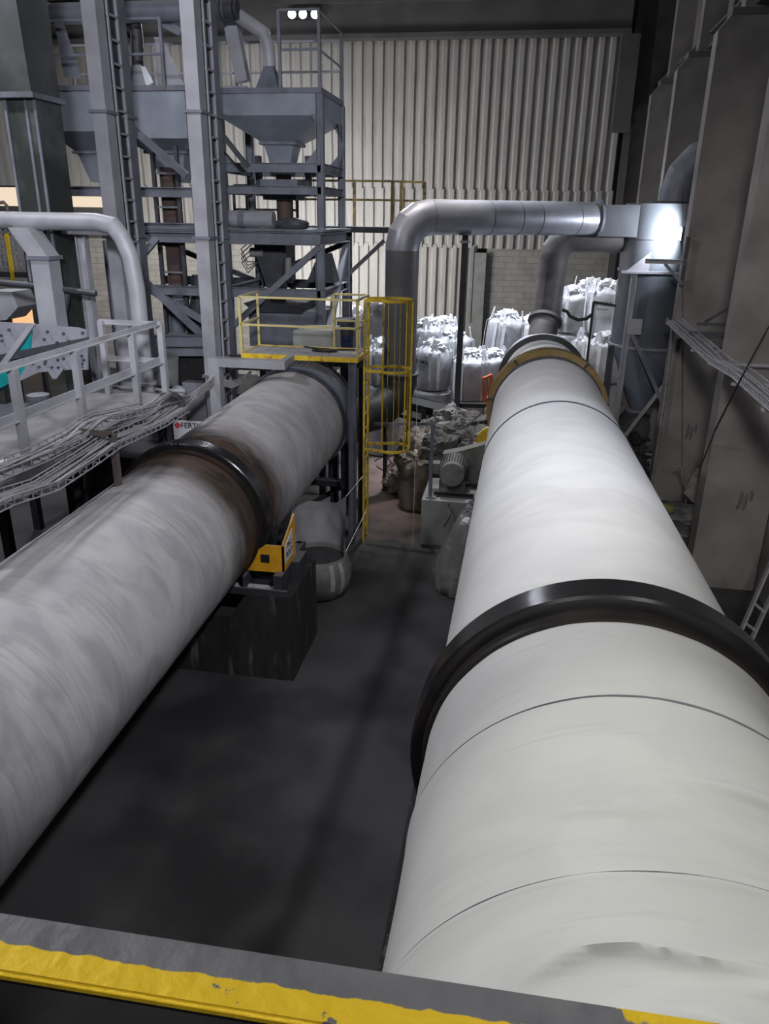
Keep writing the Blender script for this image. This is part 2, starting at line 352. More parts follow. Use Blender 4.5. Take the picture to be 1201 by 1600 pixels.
def streak_mat(name, a, b2, grime, rough, lo, hi, band=None):
    m = bpy.data.materials.new(name); m.use_nodes = True; nt = m.node_tree; N = nt.nodes; L = nt.links; b = N['Principled BSDF']
    b.inputs['Roughness'].default_value = rough; b.inputs['Specular IOR Level'].default_value = .35
    tc = N.new('ShaderNodeTexCoord')
    def nz(st, s, det, warp=0):
        mp = N.new('ShaderNodeMapping'); mp.inputs['Scale'].default_value = st; L.new(tc.outputs['Object'], mp.inputs['Vector'])
        n = N.new('ShaderNodeTexNoise'); n.inputs['Scale'].default_value = s; n.inputs['Detail'].default_value = det; n.inputs['Distortion'].default_value = warp
        L.new(mp.outputs[0], n.inputs['Vector']); return n.outputs['Fac']
    def rg(src, x0, x1):
        r = N.new('ShaderNodeMapRange'); r.inputs['From Min'].default_value = x0; r.inputs['From Max'].default_value = x1; L.new(src, r.inputs['Value']); return r.outputs['Result']
    def mx(f, p, q):
        x = N.new('ShaderNodeMix'); x.data_type = 'RGBA'; L.new(f, x.inputs[0])
        for so, vv in ((x.inputs[6], p), (x.inputs[7], q)):
            if isinstance(vv, tuple): so.default_value = (*vv, 1)
            else: L.new(vv, so)
        return x.outputs[2]
    def mul(p, q):
        x = N.new('ShaderNodeMath'); x.operation = 'MULTIPLY'
        for so, vv in ((x.inputs[0], p), (x.inputs[1], q)):
            if isinstance(vv, float): so.default_value = vv
            else: L.new(vv, so)
        return x.outputs[0]
    col = mx(rg(nz((1, 1.6, 1), 1.5, 6, .9), .40, .62), a, b2)
    st = rg(nz((.9, 16, .9), 1.6, 6, .3), lo, hi)
    col = mx(mul(st, rg(nz((1, 1, 1), .9, 3), .42, .62)), col, grime)
    fine = rg(nz((2, 40, 2), 2.5, 4), .62, .8); col = mx(mul(fine, .5), col, grime)
    if band:                                              # worn, oiled zone beside the tyre
        sp = N.new('ShaderNodeSeparateXYZ'); L.new(tc.outputs['Object'], sp.inputs[0])
        ad = N.new('ShaderNodeMath'); ad.operation = 'MULTIPLY_ADD'; ad.inputs[1].default_value = .75; L.new(nz((1.2, 3, 1.2), 1.5, 7, .5), ad.inputs[0]); L.new(sp.outputs['Y'], ad.inputs[2])
        y0, y1, y2, y3 = band
        f1 = rg(ad.outputs[0], y0 + .28, y1 + .36); f2 = rg(ad.outputs[0], y3 + .45, y2 + .3)
        ff = mul(f1, f2)
        oil = mx(rg(nz((1, 9, 1), 1.4, 6), .4, .65), (.04, .029, .024), (.075, .047, .032))
        oil = mx(rg(nz((1, 2, 1), 2.0, 6), .52, .64), oil, (.022, .019, .018))
        oil = mx(rg(nz((1, 5, 1), 3.0, 6), .62, .72), oil, (.13, .065, .035))
        col = mx(ff, col, oil)
    L.new(col, b.inputs['Base Color'])
    bp = N.new('ShaderNodeBump'); bp.inputs['Strength'].default_value = .12; bp.inputs['Distance'].default_value = .02
    L.new(nz((.9, 16, .9), 1.6, 6, .3), bp.inputs['Height']); L.new(bp.outputs[0], b.inputs['Normal'])
    return m
whiteshell = streak_mat('white_kiln_coating', (.64, .645, .635), (.585, .59, .585), (.50, .50, .505), .6, .56, .85)
dustyshell = streak_mat('dusty_kiln_coating', (.43, .425, .435), (.32, .315, .33), (.26, .252, .256), .6, .46, .8, band=(2.15, 2.75, 3.95, 4.6))
farshell = mat('blue_grey_hood_steel', (.15, .19, .27), (.11, .14, .2), .5, .1, 3, dust=(.42, .42, .44), dust_amt=.8)
tyre_m = mat('polished_black_tyre', (.018, .018, .021), (.028, .027, .028), .25, .35, 3, c3=(.05, .035, .032), c3scale=2, c3lo=.6, c3hi=.75, spec=.6)

def g(x, w): return math.exp(-(x / w) ** 2)
def ss(x): x = max(0, min(1, x)); return x * x * (3 - 2 * x)
def lip(x, back): return math.exp(-x / back) if x > 0 else math.exp(x / .020) * 1.4 - .4 * math.exp(x / .07)
def rfR(y, th):
    r = 1.0
    if y < 4.5:
        a = th - PI / 2                                    # 0 on the crown, negative to the right of it
        q = -a
        r += .006 * noise.noise(Vector((q * 2.2, y * 1.2, 3.0))) + .003 * noise.noise(Vector((q * 5, y * 5, 8.0)))
        # lapped insulation sheets
        r += .008 * (0 if y > 2.88 else 1) * (1 - min(1, (2.88 - y) / .4)) if y < 2.88 else 0
        r += .012 * (1 - min(1, (1.87 - y) / .35)) if y < 1.87 else 0
        # sagging folds
        f = ss((q + .05) / .5) * ss((1.3 - q) / .4)
        yf = 2.36 - .02 * math.sin(q * 6) - .32 * max(0, q - .25) ** 1.3
        r += f * .034 * lip(y - yf, .13)
        f = ss((q + .6) / .4) * ss((.15 - q) / .3)
        r += f * .012 * lip(y - 2.14 + .05 * q, .06)
        for yc, q0, q1, am, sl in ((1.53, -.65, .22, .022, .08), (1.53, -.05, .75, .026, -.12), (1.38, -.3, .85, .022, -.08), (1.68, .25, 1.2, .022, -.22), (1.28, -.5, .7, .02, .05)):
            f = ss((q - q0) / .3) * ss((q1 - q) / .35)
            yy = yc + sl * (q - q0) + .03 * math.sin(q * 9 + yc * 7)
            r += f * 1.5 * am * lip(y - yy, .07)
    for ys, hh in ((2.88, .004), (1.87, .007), (6.9, .002), (8.4, .002), (9.92, .006), (11.6, .002)):
        r += hh * g(y - ys, .02)
    return r
ys = [-2 + .25 * i for i in range(10)] + [.5 + .016 * i for i in range(int(3.2 / .016))] + [3.7 + .05 * i for i in range(int(11.2 / .05))]
kr = thing('rotary_kiln', 'white coated rotary kiln filling the right foreground, with black tyre and ochre ring', 'kiln', (.66, 4, 2.2))
shell_mesh(axisR, ys, rfR, 260).build('shell', whiteshell, kr, smooth=1.0)
ring(axisR, [(1.865, 1.0), (1.865, 1.0125), (1.872, 1.0125), (1.872, 1.0)], 160).build('sheet_seam', steel_dark, kr, smooth=S)
ring(axisR, [(2.878, 1.0), (2.878, 1.0125), (2.8805, 1.0125), (2.8805, 1.0)], 160).build('sheet_seam', steel_light, kr, smooth=S)
ring(axisR, [(9.88, .99), (9.88, 1.012), (9.93, 1.012), (9.93, .99)], 160).build('shell_band', steel_dark, kr, smooth=S)
ty = ring(axisR, [(3.72, 1.0), (3.70, 1.03), (3.70, 1.085), (3.715, 1.10), (3.93, 1.10), (3.945, 1.085), (3.945, 1.02), (3.93, 1.0)], 160).build('tyre', tyre_m, kr, smooth=.5)
ring(axisR, [(3.60, .99), (3.60, 1.02), (3.70, 1.03), (3.70, .99)], 160).build('tyre_seat', mat('oiled_black_steel', (.03, .024, .022), (.016, .015, .015), .4, .1, 3), kr, smooth=S)
gg = ring(axisR, [(14.5, 1.015), (14.5, 1.125), (14.95, 1.125), (14.95, 1.10), (14.53, 1.10), (14.53, 1.015)], 128).build('ring_guard', ochre, kr, smooth=.5)
jn = MB()
for th in (PI * .30, PI * .70, PI * .05, PI * .95):
    c = axisR(14.49); n = Vector((math.cos(th), 0, math.sin(th))); jn.beam(c + n * 1.02, c + n * 1.135, .035, .03, up=(0, 1, 0))
jn.build('guard_joint', steel_dark, gg)
ring(axisR, [(14.2, .99), (14.2, 1.03), (14.28, 1.03), (14.28, .99)], 128).build('shell_band', steel_dark, kr, smooth=S)
ring(axisR, [(14.7, .6), (14.7, .94), (18.4, .90), (18.4, .6)], 96).build('feed_end', mat('dusty_grey_shell', (.36, .36, .375), (.28, .28, .3), .7, 0, 2, dust=(.45, .45, .46)), kr, smooth=S)
hd = thing('kiln_hood', 'grey round end hood where the white kiln meets the sooty riser duct', 'hood', axisR(18.9) - V(0, 0, 3))
ring(axisR, [(18.46, .05), (18.46, .97), (19.6, .97), (19.6, .05)], 96).build('casing', steel_light, hd, smooth=S)
ring(axisR, [(18.38, .9), (18.38, 1.03), (18.45, 1.03), (18.45, .9)], 96).build('flange', duct_dark, hd, smooth=S)
bt = MB()
for k in range(40):
    th = PI * k / 39; c = axisR(18.37); n = Vector((math.cos(th), 0, math.sin(th))); bt.cyl(c + n * .99, c + n * .99 + V(0, -.02, 0), .016, seg=6)
bt.build('flange_bolts', steel_dark, hd)
MB().box(.1, .35, 18.7, 19.3, 0, 1.9).box(1.1, 1.35, 18.7, 19.3, 0, 1.9).build('stand', steel_dark, hd)

ysl = [-2 + .1 * i for i in range(int(16.3 / .1))]
def rfL(y, th): return 1.0 + .003 * noise.noise(Vector((th * 2, y * 1.5, 1))) + .004 * g(y - 6.6, .015) + .004 * g(y - 12.1, .02) + .004 * g(y - 12.9, .02) + .004 * g(y - 11.4, .02)
kl = thing('rotary_kiln', 'dusty grey rotary kiln on the left with a rusty oiled band at its tyre', 'kiln', (-4.2, 6, 1.5))
shell_mesh(axisL, ysl, rfL, 160).build('shell', dustyshell, kl, smooth=1.0)
ring(axisL, [(9.28, 1.0), (9.26, 1.02), (9.26, 1.095), (9.275, 1.11), (9.48, 1.11), (9.495, 1.095), (9.495, 1.02), (9.48, 1.0)], 160).build('tyre', tyre_m, kl, smooth=.5)
ring(axisL, [(9.16, .99), (9.16, 1.03), (9.26, 1.03), (9.26, .99)], 128).build('tyre_seat', mat('oiled_rust_steel', (.04, .028, .024), (.02, .017, .016), .35, .1, 3), kl, smooth=S)
for y in (14.05, 14.16): ring(axisL, [(y, .99), (y, 1.03), (y + .045, 1.03), (y + .045, .99)], 128).build('end_seal', steel_dark, kl, smooth=S)
hl = thing('kiln_hood', 'blue grey end hood of the left kiln beneath the yellow platform', 'hood', axisL(14.6) - V(0, 0, 3.5))
ring(axisL, [(14.25, .1), (14.25, 1.05), (14.9, 1.05), (14.9, .1)], 96).build('casing', farshell, hl, smooth=S)
ring(axisL, [(14.9, .1), (14.9, 1.08), (14.98, 1.08), (14.98, .1)], 96).build('flange', steel_dark, hl, smooth=S)
mb = MB(); mb.beam((-3.55, 15.2, 0), (-3.55, 15.2, 2.3), .16, .16, 'H', up=(0, 1, 0)); mb.beam((-4.7, 15.2, 0), (-4.7, 15.2, 2.2), .16, .16, 'H', up=(0, 1, 0))
mb.beam((-4.9, 15.2, 2.2), (-3.2, 15.2, 2.2), .14, .18, 'I'); mb.build('support_frame', steel_dark, hl)
# the feed box on top of the left hood
tag(MB().hull([P(455, 545, Y=15.2) + V(0, 0, -.5), P(520, 545, Y=15.2) + V(0, 0, -.5), P(520, 545, Y=15.2) + V(0, .9, -.5), P(455, 545, Y=15.2) + V(0, .9, -.5)],
    [P(458, 517, Y=15.2), P(518, 517, Y=15.2), P(518, 517, Y=15.2) + V(0, .9, 0), P(458, 517, Y=15.2) + V(0, .9, 0)]).build('feed_box', concrete_pale), 'dust caked feed box behind the yellow platform', 'feed box')

# pier under the left tyre, roller and its amber guard
pr = thing('kiln_pier', 'oily black concrete pier under the left kiln tyre', 'pier', (-4.2, 9.5, 0))
MB().prism([(-5.7, 8.98, 0), (-2.72, 8.98, 0), (-2.72, 8.98, 1.32), (-3.36, 8.98, 1.32), (-3.6, 8.98, .95), (-4.8, 8.98, .95), (-5.0, 8.98, 1.32), (-5.7, 8.98, 1.32)], (0, 1.37, 0)).build('block', concrete_black, pr)
fr = MB()
fr.box(-3.9, -2.78, 9.0, 9.04, 1.30, 1.40)
fr.box(-3.9, -2.9, 9.34, 9.40, 1.33, 1.60); fr.box(-2.98, -2.86, 9.05, 10.3, 1.32, 1.6); fr.box(-3.42, -3.38, 9.05, 9.36, 1.32, 1.55)
fr.box(-2.86, -2.74, 9.5, 9.9, 1.32, 1.62); fr.box(-3.36, -2.9, 10.2, 10.26, 1.32, 1.6)
fr.build('roller_base', steel_dark, pr, label='dark steel trough frame')
MB().prism([(-3.9, 9.04, 1.335), (-2.98, 9.04, 1.335), (-2.98, 9.20, 1.36), (-3.9, 9.20, 1.36)], (0, 0, .015)).build('ledge_strip', mat('pale_dust_crust', (.42, .42, .45), (.3, .3, .32), .8, 0, 12, c3=(.06, .06, .06), c3scale=20, c3lo=.62, c3hi=.7), pr, label='pale dusty ledge strip')
rg_ = thing('roller_guard', 'amber yellow steel guard box over the support roller of the left kiln', 'guard', (-3.15, 9.6, 1.6))
gm = MB(); zb = 1.58
gm.prism([(-3.7, 9.2, zb), (-2.87, 9.2, zb), (-2.87, 9.2, zb + .40), (-3.12, 9.2, zb + .40), (-3.38, 9.2, zb + .2), (-3.7, 9.2, zb + .16)], (0, .03, 0))
gm.prism([(-2.87, 9.2, zb), (-2.87, 9.78, zb), (-2.87, 9.78, zb + .66), (-2.87, 9.2, zb + .42)], (-.025, 0, 0))
gm.build('guard_panel', amber, rg_)
MB().box(-3.19, -3.07, 9.185, 9.2, zb + .15, zb + .26).build('inspection_hole', black, rg_)
sg = MB().prism([(-2.868, 9.26, zb + .12), (-2.868, 9.62, zb + .12), (-2.868, 9.62, zb + .5), (-2.868, 9.26, zb + .38)], (.006, 0, 0)).build('sign_plate', sign_white, rg_)
for i, (s_, zz) in enumerate((('TR-2', .34), ('ROLO', .22))):
    text_mesh(s_, .11, lambda co, zz=zz: Vector((-2.86 + co.z, 9.45 + co.x, zb + zz + co.y)), ink, 'lettering', sg)
ro = thing('support_roller', 'black steel support roller half hidden behind the amber guard', 'roller', (-3.25, 9.6, 1.7))
MB().cyl((-3.35, 9.42, 1.98), (-3.35, 9.66, 1.98), .28).build('wheel', tyre_m, ro, smooth=S); MB().cyl((-3.35, 9.36, 1.98), (-3.35, 9.95, 1.98), .06).build('shaft', steel_dark, ro, smooth=S)
MB().box(-3.5, -3.2, 9.7, 9.95, 1.62, 2.0).build('bearing_block', steel_dark, ro)
# plinth under the right kiln
tag(MB().box(-.68, 1.95, 2.9, 4.7, 0, .55).box(-.55, -.15, 3.2, 4.5, .55, 1.4).box(1.5, 1.9, 3.2, 4.5, .55, 1.4).build('kiln_pier', concrete_black), 'low concrete pier hidden beneath the near tyre of the white kiln', 'pier')
tag(MB().box(-.76, -.62, 4.4, 7.2, 0, .05).build('floor_curb', concrete_black), 'crumbling dark curb on the floor along the white kiln', 'curb')
#%%RIGHT
# ================================================================ FOREGROUND GUARD RAIL
def rail_mat():
    m = mat('chipped_yellow_rail', (.17, .17, .185), (.13, .13, .145), .5, .2, 18, bump=.25, bscale=40)
    nt = m.node_tree; N = nt.nodes; L = nt.links; b = N['Principled BSDF']
    tc = N.new('ShaderNodeTexCoord'); sp = N.new('ShaderNodeSeparateXYZ'); L.new(tc.outputs['Object'], sp.inputs[0])
    n = N.new('ShaderNodeTexNoise'); n.inputs['Scale'].default_value = 45; n.inputs['Detail'].default_value = 6; L.new(tc.outputs['Object'], n.inputs['Vector'])
    n2 = N.new('ShaderNodeTexNoise'); n2.inputs['Scale'].default_value = 14; n2.inputs['Detail'].default_value = 3; L.new(tc.outputs['Object'], n2.inputs['Vector'])
    ad = N.new('ShaderNodeMath'); ad.operation = 'MULTIPLY_ADD'; ad.inputs[1].default_value = .012; tl = N.new('ShaderNodeMath'); tl.operation = 'MULTIPLY_ADD'; tl.inputs[1].default_value = -.012; L.new(sp.outputs['X'], tl.inputs[0]); L.new(sp.outputs['Y'], tl.inputs[2]); L.new(n.outputs['Fac'], ad.inputs[0]); L.new(tl.outputs[0], ad.inputs[2])
    r = N.new('ShaderNodeMapRange'); r.inputs['From Min'].default_value = -.0088; r.inputs['From Max'].default_value = -.0100; L.new(ad.outputs[0], r.inputs['Value'])
    # islands of old paint further along the bar
    a2 = N.new('ShaderNodeMath'); a2.operation = 'MULTIPLY_ADD'; a2.inputs[1].default_value = .55; L.new(sp.outputs['X'], a2.inputs[0]); L.new(n2.outputs['Fac'], a2.inputs[2])
    r2 = N.new('ShaderNodeMapRange'); r2.inputs['From Min'].default_value = .68; r2.inputs['From Max'].default_value = .70; L.new(a2.outputs[0], r2.inputs['Value'])
    mxx = N.new('ShaderNodeMath'); mxx.operation = 'MAXIMUM'; L.new(r.outputs[0], mxx.inputs[0]); L.new(r2.outputs[0], mxx.inputs[1])
    chip = N.new('ShaderNodeMapRange'); chip.inputs['From Min'].default_value = .66; chip.inputs['From Max'].default_value = .64; L.new(n.outputs['Fac'], chip.inputs['Value'])
    mu = N.new('ShaderNodeMath'); mu.operation = 'MULTIPLY'; L.new(mxx.outputs[0], mu.inputs[0]); L.new(chip.outputs[0], mu.inputs[1])
    src = b.inputs['Base Color'].links[0].from_socket
    mx = N.new('ShaderNodeMix'); mx.data_type = 'RGBA'; L.new(mu.outputs[0], mx.inputs[0]); L.new(src, mx.inputs[6]); mx.inputs[7].default_value = (.75, .50, .02, 1)
    L.new(mx.outputs[2], b.inputs['Base Color']); return m
gr = thing('guard_rail', 'chipped grey and yellow guard rail across the bottom of the view', 'guard rail', (0, .415, 5.6))
bar = MB(); bmesh.ops.create_cube(bar.b, size=1)
for v in bar.b.verts: v.co = Vector((v.co.x * 3.0, (.401 + v.co.x * 3.0 * .012) + v.co.y * .052, 5.645 + v.co.z * .010))
bmesh.ops.bevel(bar.b, geom=[e for e in bar.b.edges if abs(e.verts[0].co.x - e.verts[1].co.x) > 1], offset=.003, segments=3, affect='EDGES')
bar.build('top_rail', rail_mat(), gr, smooth=1.0)
MB().beam((-1.5, .396, 5.615), (1.5, .432, 5.615), .011, .05).build('rail_web', black, gr)
for x in (-1.2, 1.2): MB().box(x - .025, x + .025, .41, .44, 4.6, 5.6).build('post', black, gr)
tag(MB().box(-3, 3, -2.0, .46, 4.52, 4.6).build('viewing_platform', black), 'dark steel platform floor below the guard rail at the very bottom', 'platform')

# ================================================================ RIGHT SIDE
cy = thing('cyclone_separator', 'grey cyclone separator lit by the floodlight beside the second column', 'cyclone', (2.95, 20.0, 0))
cc = P(1022, 440, Y=20.0); cx0 = cc.x
ztop = P(1020, 318, Y=19.4).z; zmid = P(1010, 373, Y=19.3).z; zfl = P(1010, 545, Y=19.3).z; zbot = P(995, 640, Y=20).z
rc = .86
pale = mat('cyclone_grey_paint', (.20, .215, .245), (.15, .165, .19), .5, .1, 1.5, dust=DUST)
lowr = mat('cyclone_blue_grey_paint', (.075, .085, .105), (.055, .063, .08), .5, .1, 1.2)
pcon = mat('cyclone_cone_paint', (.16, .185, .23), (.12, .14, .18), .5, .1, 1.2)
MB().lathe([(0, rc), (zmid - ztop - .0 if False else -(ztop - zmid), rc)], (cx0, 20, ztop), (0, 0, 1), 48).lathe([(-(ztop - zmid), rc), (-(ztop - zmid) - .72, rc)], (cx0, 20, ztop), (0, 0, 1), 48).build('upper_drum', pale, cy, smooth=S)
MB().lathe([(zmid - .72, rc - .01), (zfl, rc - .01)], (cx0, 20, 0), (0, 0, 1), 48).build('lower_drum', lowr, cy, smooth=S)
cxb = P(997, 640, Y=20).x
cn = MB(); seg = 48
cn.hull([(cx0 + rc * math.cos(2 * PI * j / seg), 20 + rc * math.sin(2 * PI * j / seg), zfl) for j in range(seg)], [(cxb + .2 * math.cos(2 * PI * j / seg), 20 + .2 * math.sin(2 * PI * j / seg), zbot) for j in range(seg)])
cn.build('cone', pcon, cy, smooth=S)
MB().lathe([(-.03, rc + .05), (.03, rc + .05)], (cx0, 20, zfl), (0, 0, 1), 48).lathe([(-.02, rc + .03), (.02, rc + .03)], (cx0, 20, zmid), (0, 0, 1), 48).lathe([(-.02, rc + .03), (.02, rc + .03)], (cx0, 20, zmid - .72), (0, 0, 1), 48).lathe([(-.03, .34), (.04, .34)], (cxb, 20, zbot), (0, 0, 1), 32).build('flanges', pale, cy, smooth=S)
ib = MB(); a0 = P(937, 320, Y=19.7); a1 = P(937, 369, Y=19.7); x1_ = cx0 - .62
ib.box(a0.x, x1_, 19.4, 20.05, a1.z, a0.z); ib.build('inlet_box', mat('inlet_box_shaded_paint', (.10, .105, .12), (.08, .083, .095), .5, .1, 2), cy)  # dark colour stands in for shade outside the floodlight beam
el = MB(); e0 = P(1055, 312, Y=20.0)
ex = cx0 + .2
pts = [(ex, 20, ztop - .05), (ex, 20, ztop + .25), (ex + .1, 20, ztop + .62), (ex + .38, 20, ztop + .95), (ex + .75, 20, ztop + 1.1), (ex + 2.2, 20, ztop + 1.1)]
el.tube(pts, .36, 28); el.build('outlet_elbow', steel, cy, smooth=.25)
MB().lathe([(0, .5), (.06, .5)], (ex, 20, ztop), (0, 0, 1), 32).build('outlet_flange', steel_dark, cy, smooth=S)
lg = MB()
for (a, b2) in (((978, 425), (958, 660)),):
    pa, pb = P(*a, Y=18.95), P(*b2, Y=18.95); pa = V(pb.x + .05, pb.y, pa.z); pb = V(pb.x + .05, pb.y, 0)
    lg.beam(pb, pa, .13, .13, 'H', up=(0, 1, 0))
    lx = pa.x; zt = pa.z
lg.build('leg', steel_light, cy)
MB().beam((lx + 1.75, 18.95, 0), (lx + 1.75, 18.95, zt), .13, .13, 'H', up=(0, 1, 0)).build('leg', steel_dark, cy)
for s_ in (0, 1.75): MB().beam((lx + s_, 21.0, 0), (lx + s_, 21.0, zt), .13, .13, 'H', up=(0, 1, 0)).build('leg', steel, cy)
MB().prism([(lx - .2, 18.9, zt + .02), (lx + .3, 18.9, zt + .02), (lx + .3, 18.9, zt + .45)], (0, .02, 0)).beam((lx - .3, 18.9, zt), (lx + 1.8, 18.9, zt), .1, .05).build('top_bracket', steel_light, cy)
zx0, zx1 = P(990, 660, Y=18.9).z, P(980, 515, Y=18.9).z
for k, (za, zb2) in enumerate(((zx1, zx0 - .7), (zx0 - .7, zx1))):
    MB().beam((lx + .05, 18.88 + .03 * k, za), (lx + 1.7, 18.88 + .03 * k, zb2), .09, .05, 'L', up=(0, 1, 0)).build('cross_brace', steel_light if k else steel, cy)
MB().box(lx - .02, lx + .3, 18.84, 18.86, zx1 - .1, zx1 + .25).build('gusset_plate', steel_light, cy)
# blower beneath the cyclone
bl = thing('rotary_valve', 'round dark rotary valve with motor hanging under the cyclone cone', 'valve', P(992, 690, Y=19.7) - V(0, 0, .3))
vc = P(992, 668, Y=19.6)
MB().cyl(vc + V(0, -.05, 0), vc + V(0, .6, 0), .36, seg=36).build('housing', steel_dark, bl, smooth=S)
MB().cyl(vc + V(0, -.09, 0), vc + V(0, -.05, 0), .31, seg=36).build('cover_plate', duct_dark, bl, smooth=S)
MB().cyl(vc + V(0, -.5, -.2), vc + V(0, -.1, -.2), .13, seg=20).cyl(vc + V(0, -.55, -.2), vc + V(0, -.5, -.2), .1, seg=20).beam(vc + V(-.35, -.3, -.22), vc + V(.35, -.3, -.22), .16, .05).build('motor', black, bl, smooth=S)
MB().box(vc.x - .3, vc.x + .3, 19.6, 20.1, 0, vc.z - .33).build('outlet_chute', steel_dark, bl)
# dark bulk bag below the valve is made with the other bags further down

# floodlight on the second column
flw = P(1064, 366, Y=18.6)
fl = thing('floodlight', 'lit floodlight on the edge of the second concrete column', 'floodlight', flw)
MB().box(flw.x - .02, flw.x + .06, 18.46, 18.72, flw.z - .14, flw.z + .16).build('housing', steel_dark, fl)
MB().box(flw.x - .035, flw.x - .021, 18.48, 18.70, flw.z - .12, flw.z + .14).build('lens', lampface, fl, label='glowing lens')
MB().beam(flw + V(.02, 0, -.15), V(XC + .02, 18.3, flw.z - .45), .05, .02).build('yoke', steel_dark, fl)
bk = thing('wall_bracket', 'triangular pale steel bracket on the second column below the floodlight', 'bracket', P(1066, 440, Y=17.7))
ba, bb, bc = P(1008, 408, Y=17.75), P(1066, 411, Y=17.75), P(1060, 437, Y=17.75)
bb.x = XC - .02; bc.x = XC - .03
MB().beam(ba, V(XC, ba.y, ba.z), .09, .09, 'C').build('arm', steel_light, bk)
MB().beam(V(ba.x + .4, ba.y, ba.z - .04), V(XC, ba.y, ba.z - .45), .06, .06, 'L', up=(0, 1, 0)).build('strut', steel, bk)
MB().beam(V(XC - .02, ba.y, ba.z + .5), V(XC - .02, ba.y, ba.z - .5), .08, .05, up=(0, 1, 0)).build('back_plate', steel_dark, bk)

# cable tray along the right columns
ctp = [(1052, 505, 17.6), (1072, 523, 17.0), (1100, 548, 15.6), (1125, 570, 14.4), (1160, 590, 13.0), (1201, 625, 11.4), (1260, 675, 10.0)]
tray = [P(a, b2, X=XC - .19) for a, b2, y in ctp]
tr = thing('cable_tray', 'pale dusty cable tray sagging along the right columns', 'cable tray', tray[3])
def tray_build(pts, w, hgt, root, m, rung=.12, side=None):
    rails = []
    for s_ in (-1, 1):
        mbr = MB()
        for top in (0, 1):
            q = [p + side * (s_ * w / 2) + V(0, 0, top * hgt) for p in pts]
            mbr.tube(q, .009, 5)
        L_ = 0
        for a, z in zip(pts, pts[1:]):
            n = max(1, int((z - a).length / rung))
            for i in range(n):
                p = a.lerp(z, i / n) + side * (s_ * w / 2); mbr.beam(p, p + V(0, 0, hgt), .01, .01)
        mbr.build('side_rail', m, root)
    mbr = MB()
    for a, z in zip(pts, pts[1:]):
        n = max(1, int((z - a).length / (rung * 1.6)))
        for i in range(n): p = a.lerp(z, i / n); mbr.beam(p - side * w / 2, p + side * w / 2, .014, .014)
    mbr.build('rungs', m, root)
tray_build(tray, .3, .1, tr, steel_light, side=V(1, 0, 0))
pan = MB()
for a, z in zip(tray, tray[1:]): pan.hull([a + V(-.14, 0, .005), a + V(.14, 0, .005), a + V(.14, 0, .012), a + V(-.14, 0, .012)], [z + V(-.14, 0, .005), z + V(.14, 0, .005), z + V(.14, 0, .012), z + V(-.14, 0, .012)])
pan.build('tray_floor', mat('thick_pale_dust', (.42, .41, .42), (.34, .33, .34), .9, 0, 6), tr)
for k in range(4):
    o = -.10 + .06 * k
    q = [p + V(o + rnd.uniform(-.012, .012), 0, .035 + rnd.uniform(-.01, .03)) for p in tray]
    tag(MB().tube(q, rnd.uniform(.016, .026), 7).build('cable', cable_m, smooth=1), 'dusty power cable lying in the right cable tray', 'cable', 'cables in the right tray')
tag(MB().tube([P(1050, 500, Y=17.75), P(1050, 520, Y=17.75), P(1046, 560, Y=17.8), P(1036, 640, Y=17.8), P(1024, 715, Y=17.8), V(P(1024, 715, Y=17.8).x, 17.8, 0)], .03, 8).build('conduit', cable_m, smooth=1), 'pale conduit running down the edge of the second column', 'conduit')
for k, (a, b2, y) in enumerate(((1085, 545, 16.4), (1112, 565, 15.2), (1150, 597, 13.25), (1198, 637, 11.6))):
    p = P(a, b2, X=XC - .3); tag(MB().beam(p + V(-.06, 0, -.03), V(XC + 1.15, p.y, p.z - .03), .05, .04, 'L').build('tray_support', steel_light), 'short steel arm holding the right cable tray, %s from the floodlit column' % ('first', 'second', 'third', 'fourth')[k], 'bracket', 'arms of the right tray')
# steel arms between the columns
fw = thing('wall_frame', 'dark steel frame fixed between the first two right columns', 'frame', P(1110, 520, Y=15.6))
for n_, (a, b2) in enumerate((((1088, 506), (1147, 508)), ((1075, 520), (1144, 523)), ((1054, 526), (1144, 528)), ((1108, 545), (1140, 545)))):
    MB().beam(P(*a, Y=15.6), P(*b2, Y=15.2), .05, .06, 'L').build('arm', steel_dark, fw)
MB().beam(P(1100, 503, Y=15.6), P(1153, 472, Y=15.2), .05, .05, 'L').build('brace', steel_dark, fw)
MB().beam(P(1140, 518, Y=15.2), P(1136, 565, Y=15.2), .06, .06, 'L', up=(0, 1, 0)).build('post', steel, fw)
tag(MB().tube([P(1201, 510, Y=12.6), P(1158, 590, X=XC - .42), P(1117, 672, Y=13.1), P(1094, 730, Y=13.6)], .012, 6).build('rope', rubber), 'thin dark rope slanting across the nearest column', 'rope')
tag(MB().tube([P(1066, 300, Y=17.89), P(1066, 480, Y=17.89), P(1065, 728, Y=17.89)], .006, 5).build('wire', rubber), 'thin hanging wire down the face of the second column', 'wire')
tag(MB().tube([P(1053, 731, Y=16), P(1062, 727, Y=16), P(1066, 742, Y=16), P(1071, 752, Y=16), P(1071, 775, Y=16), P(1071, 800, Y=16)], .02, 8).build('rope', cable_m, smooth=1), 'knotted pale rope hanging above the grey drum', 'rope')
tag(MB().tube([P(1071, 748, Y=16), P(1082, 742, Y=15.9), P(1095, 715, Y=15.2), P(1110, 690, Y=14.6)], .01, 6).build('rope', cable_m), 'rope end tied across to the nearest column', 'rope')
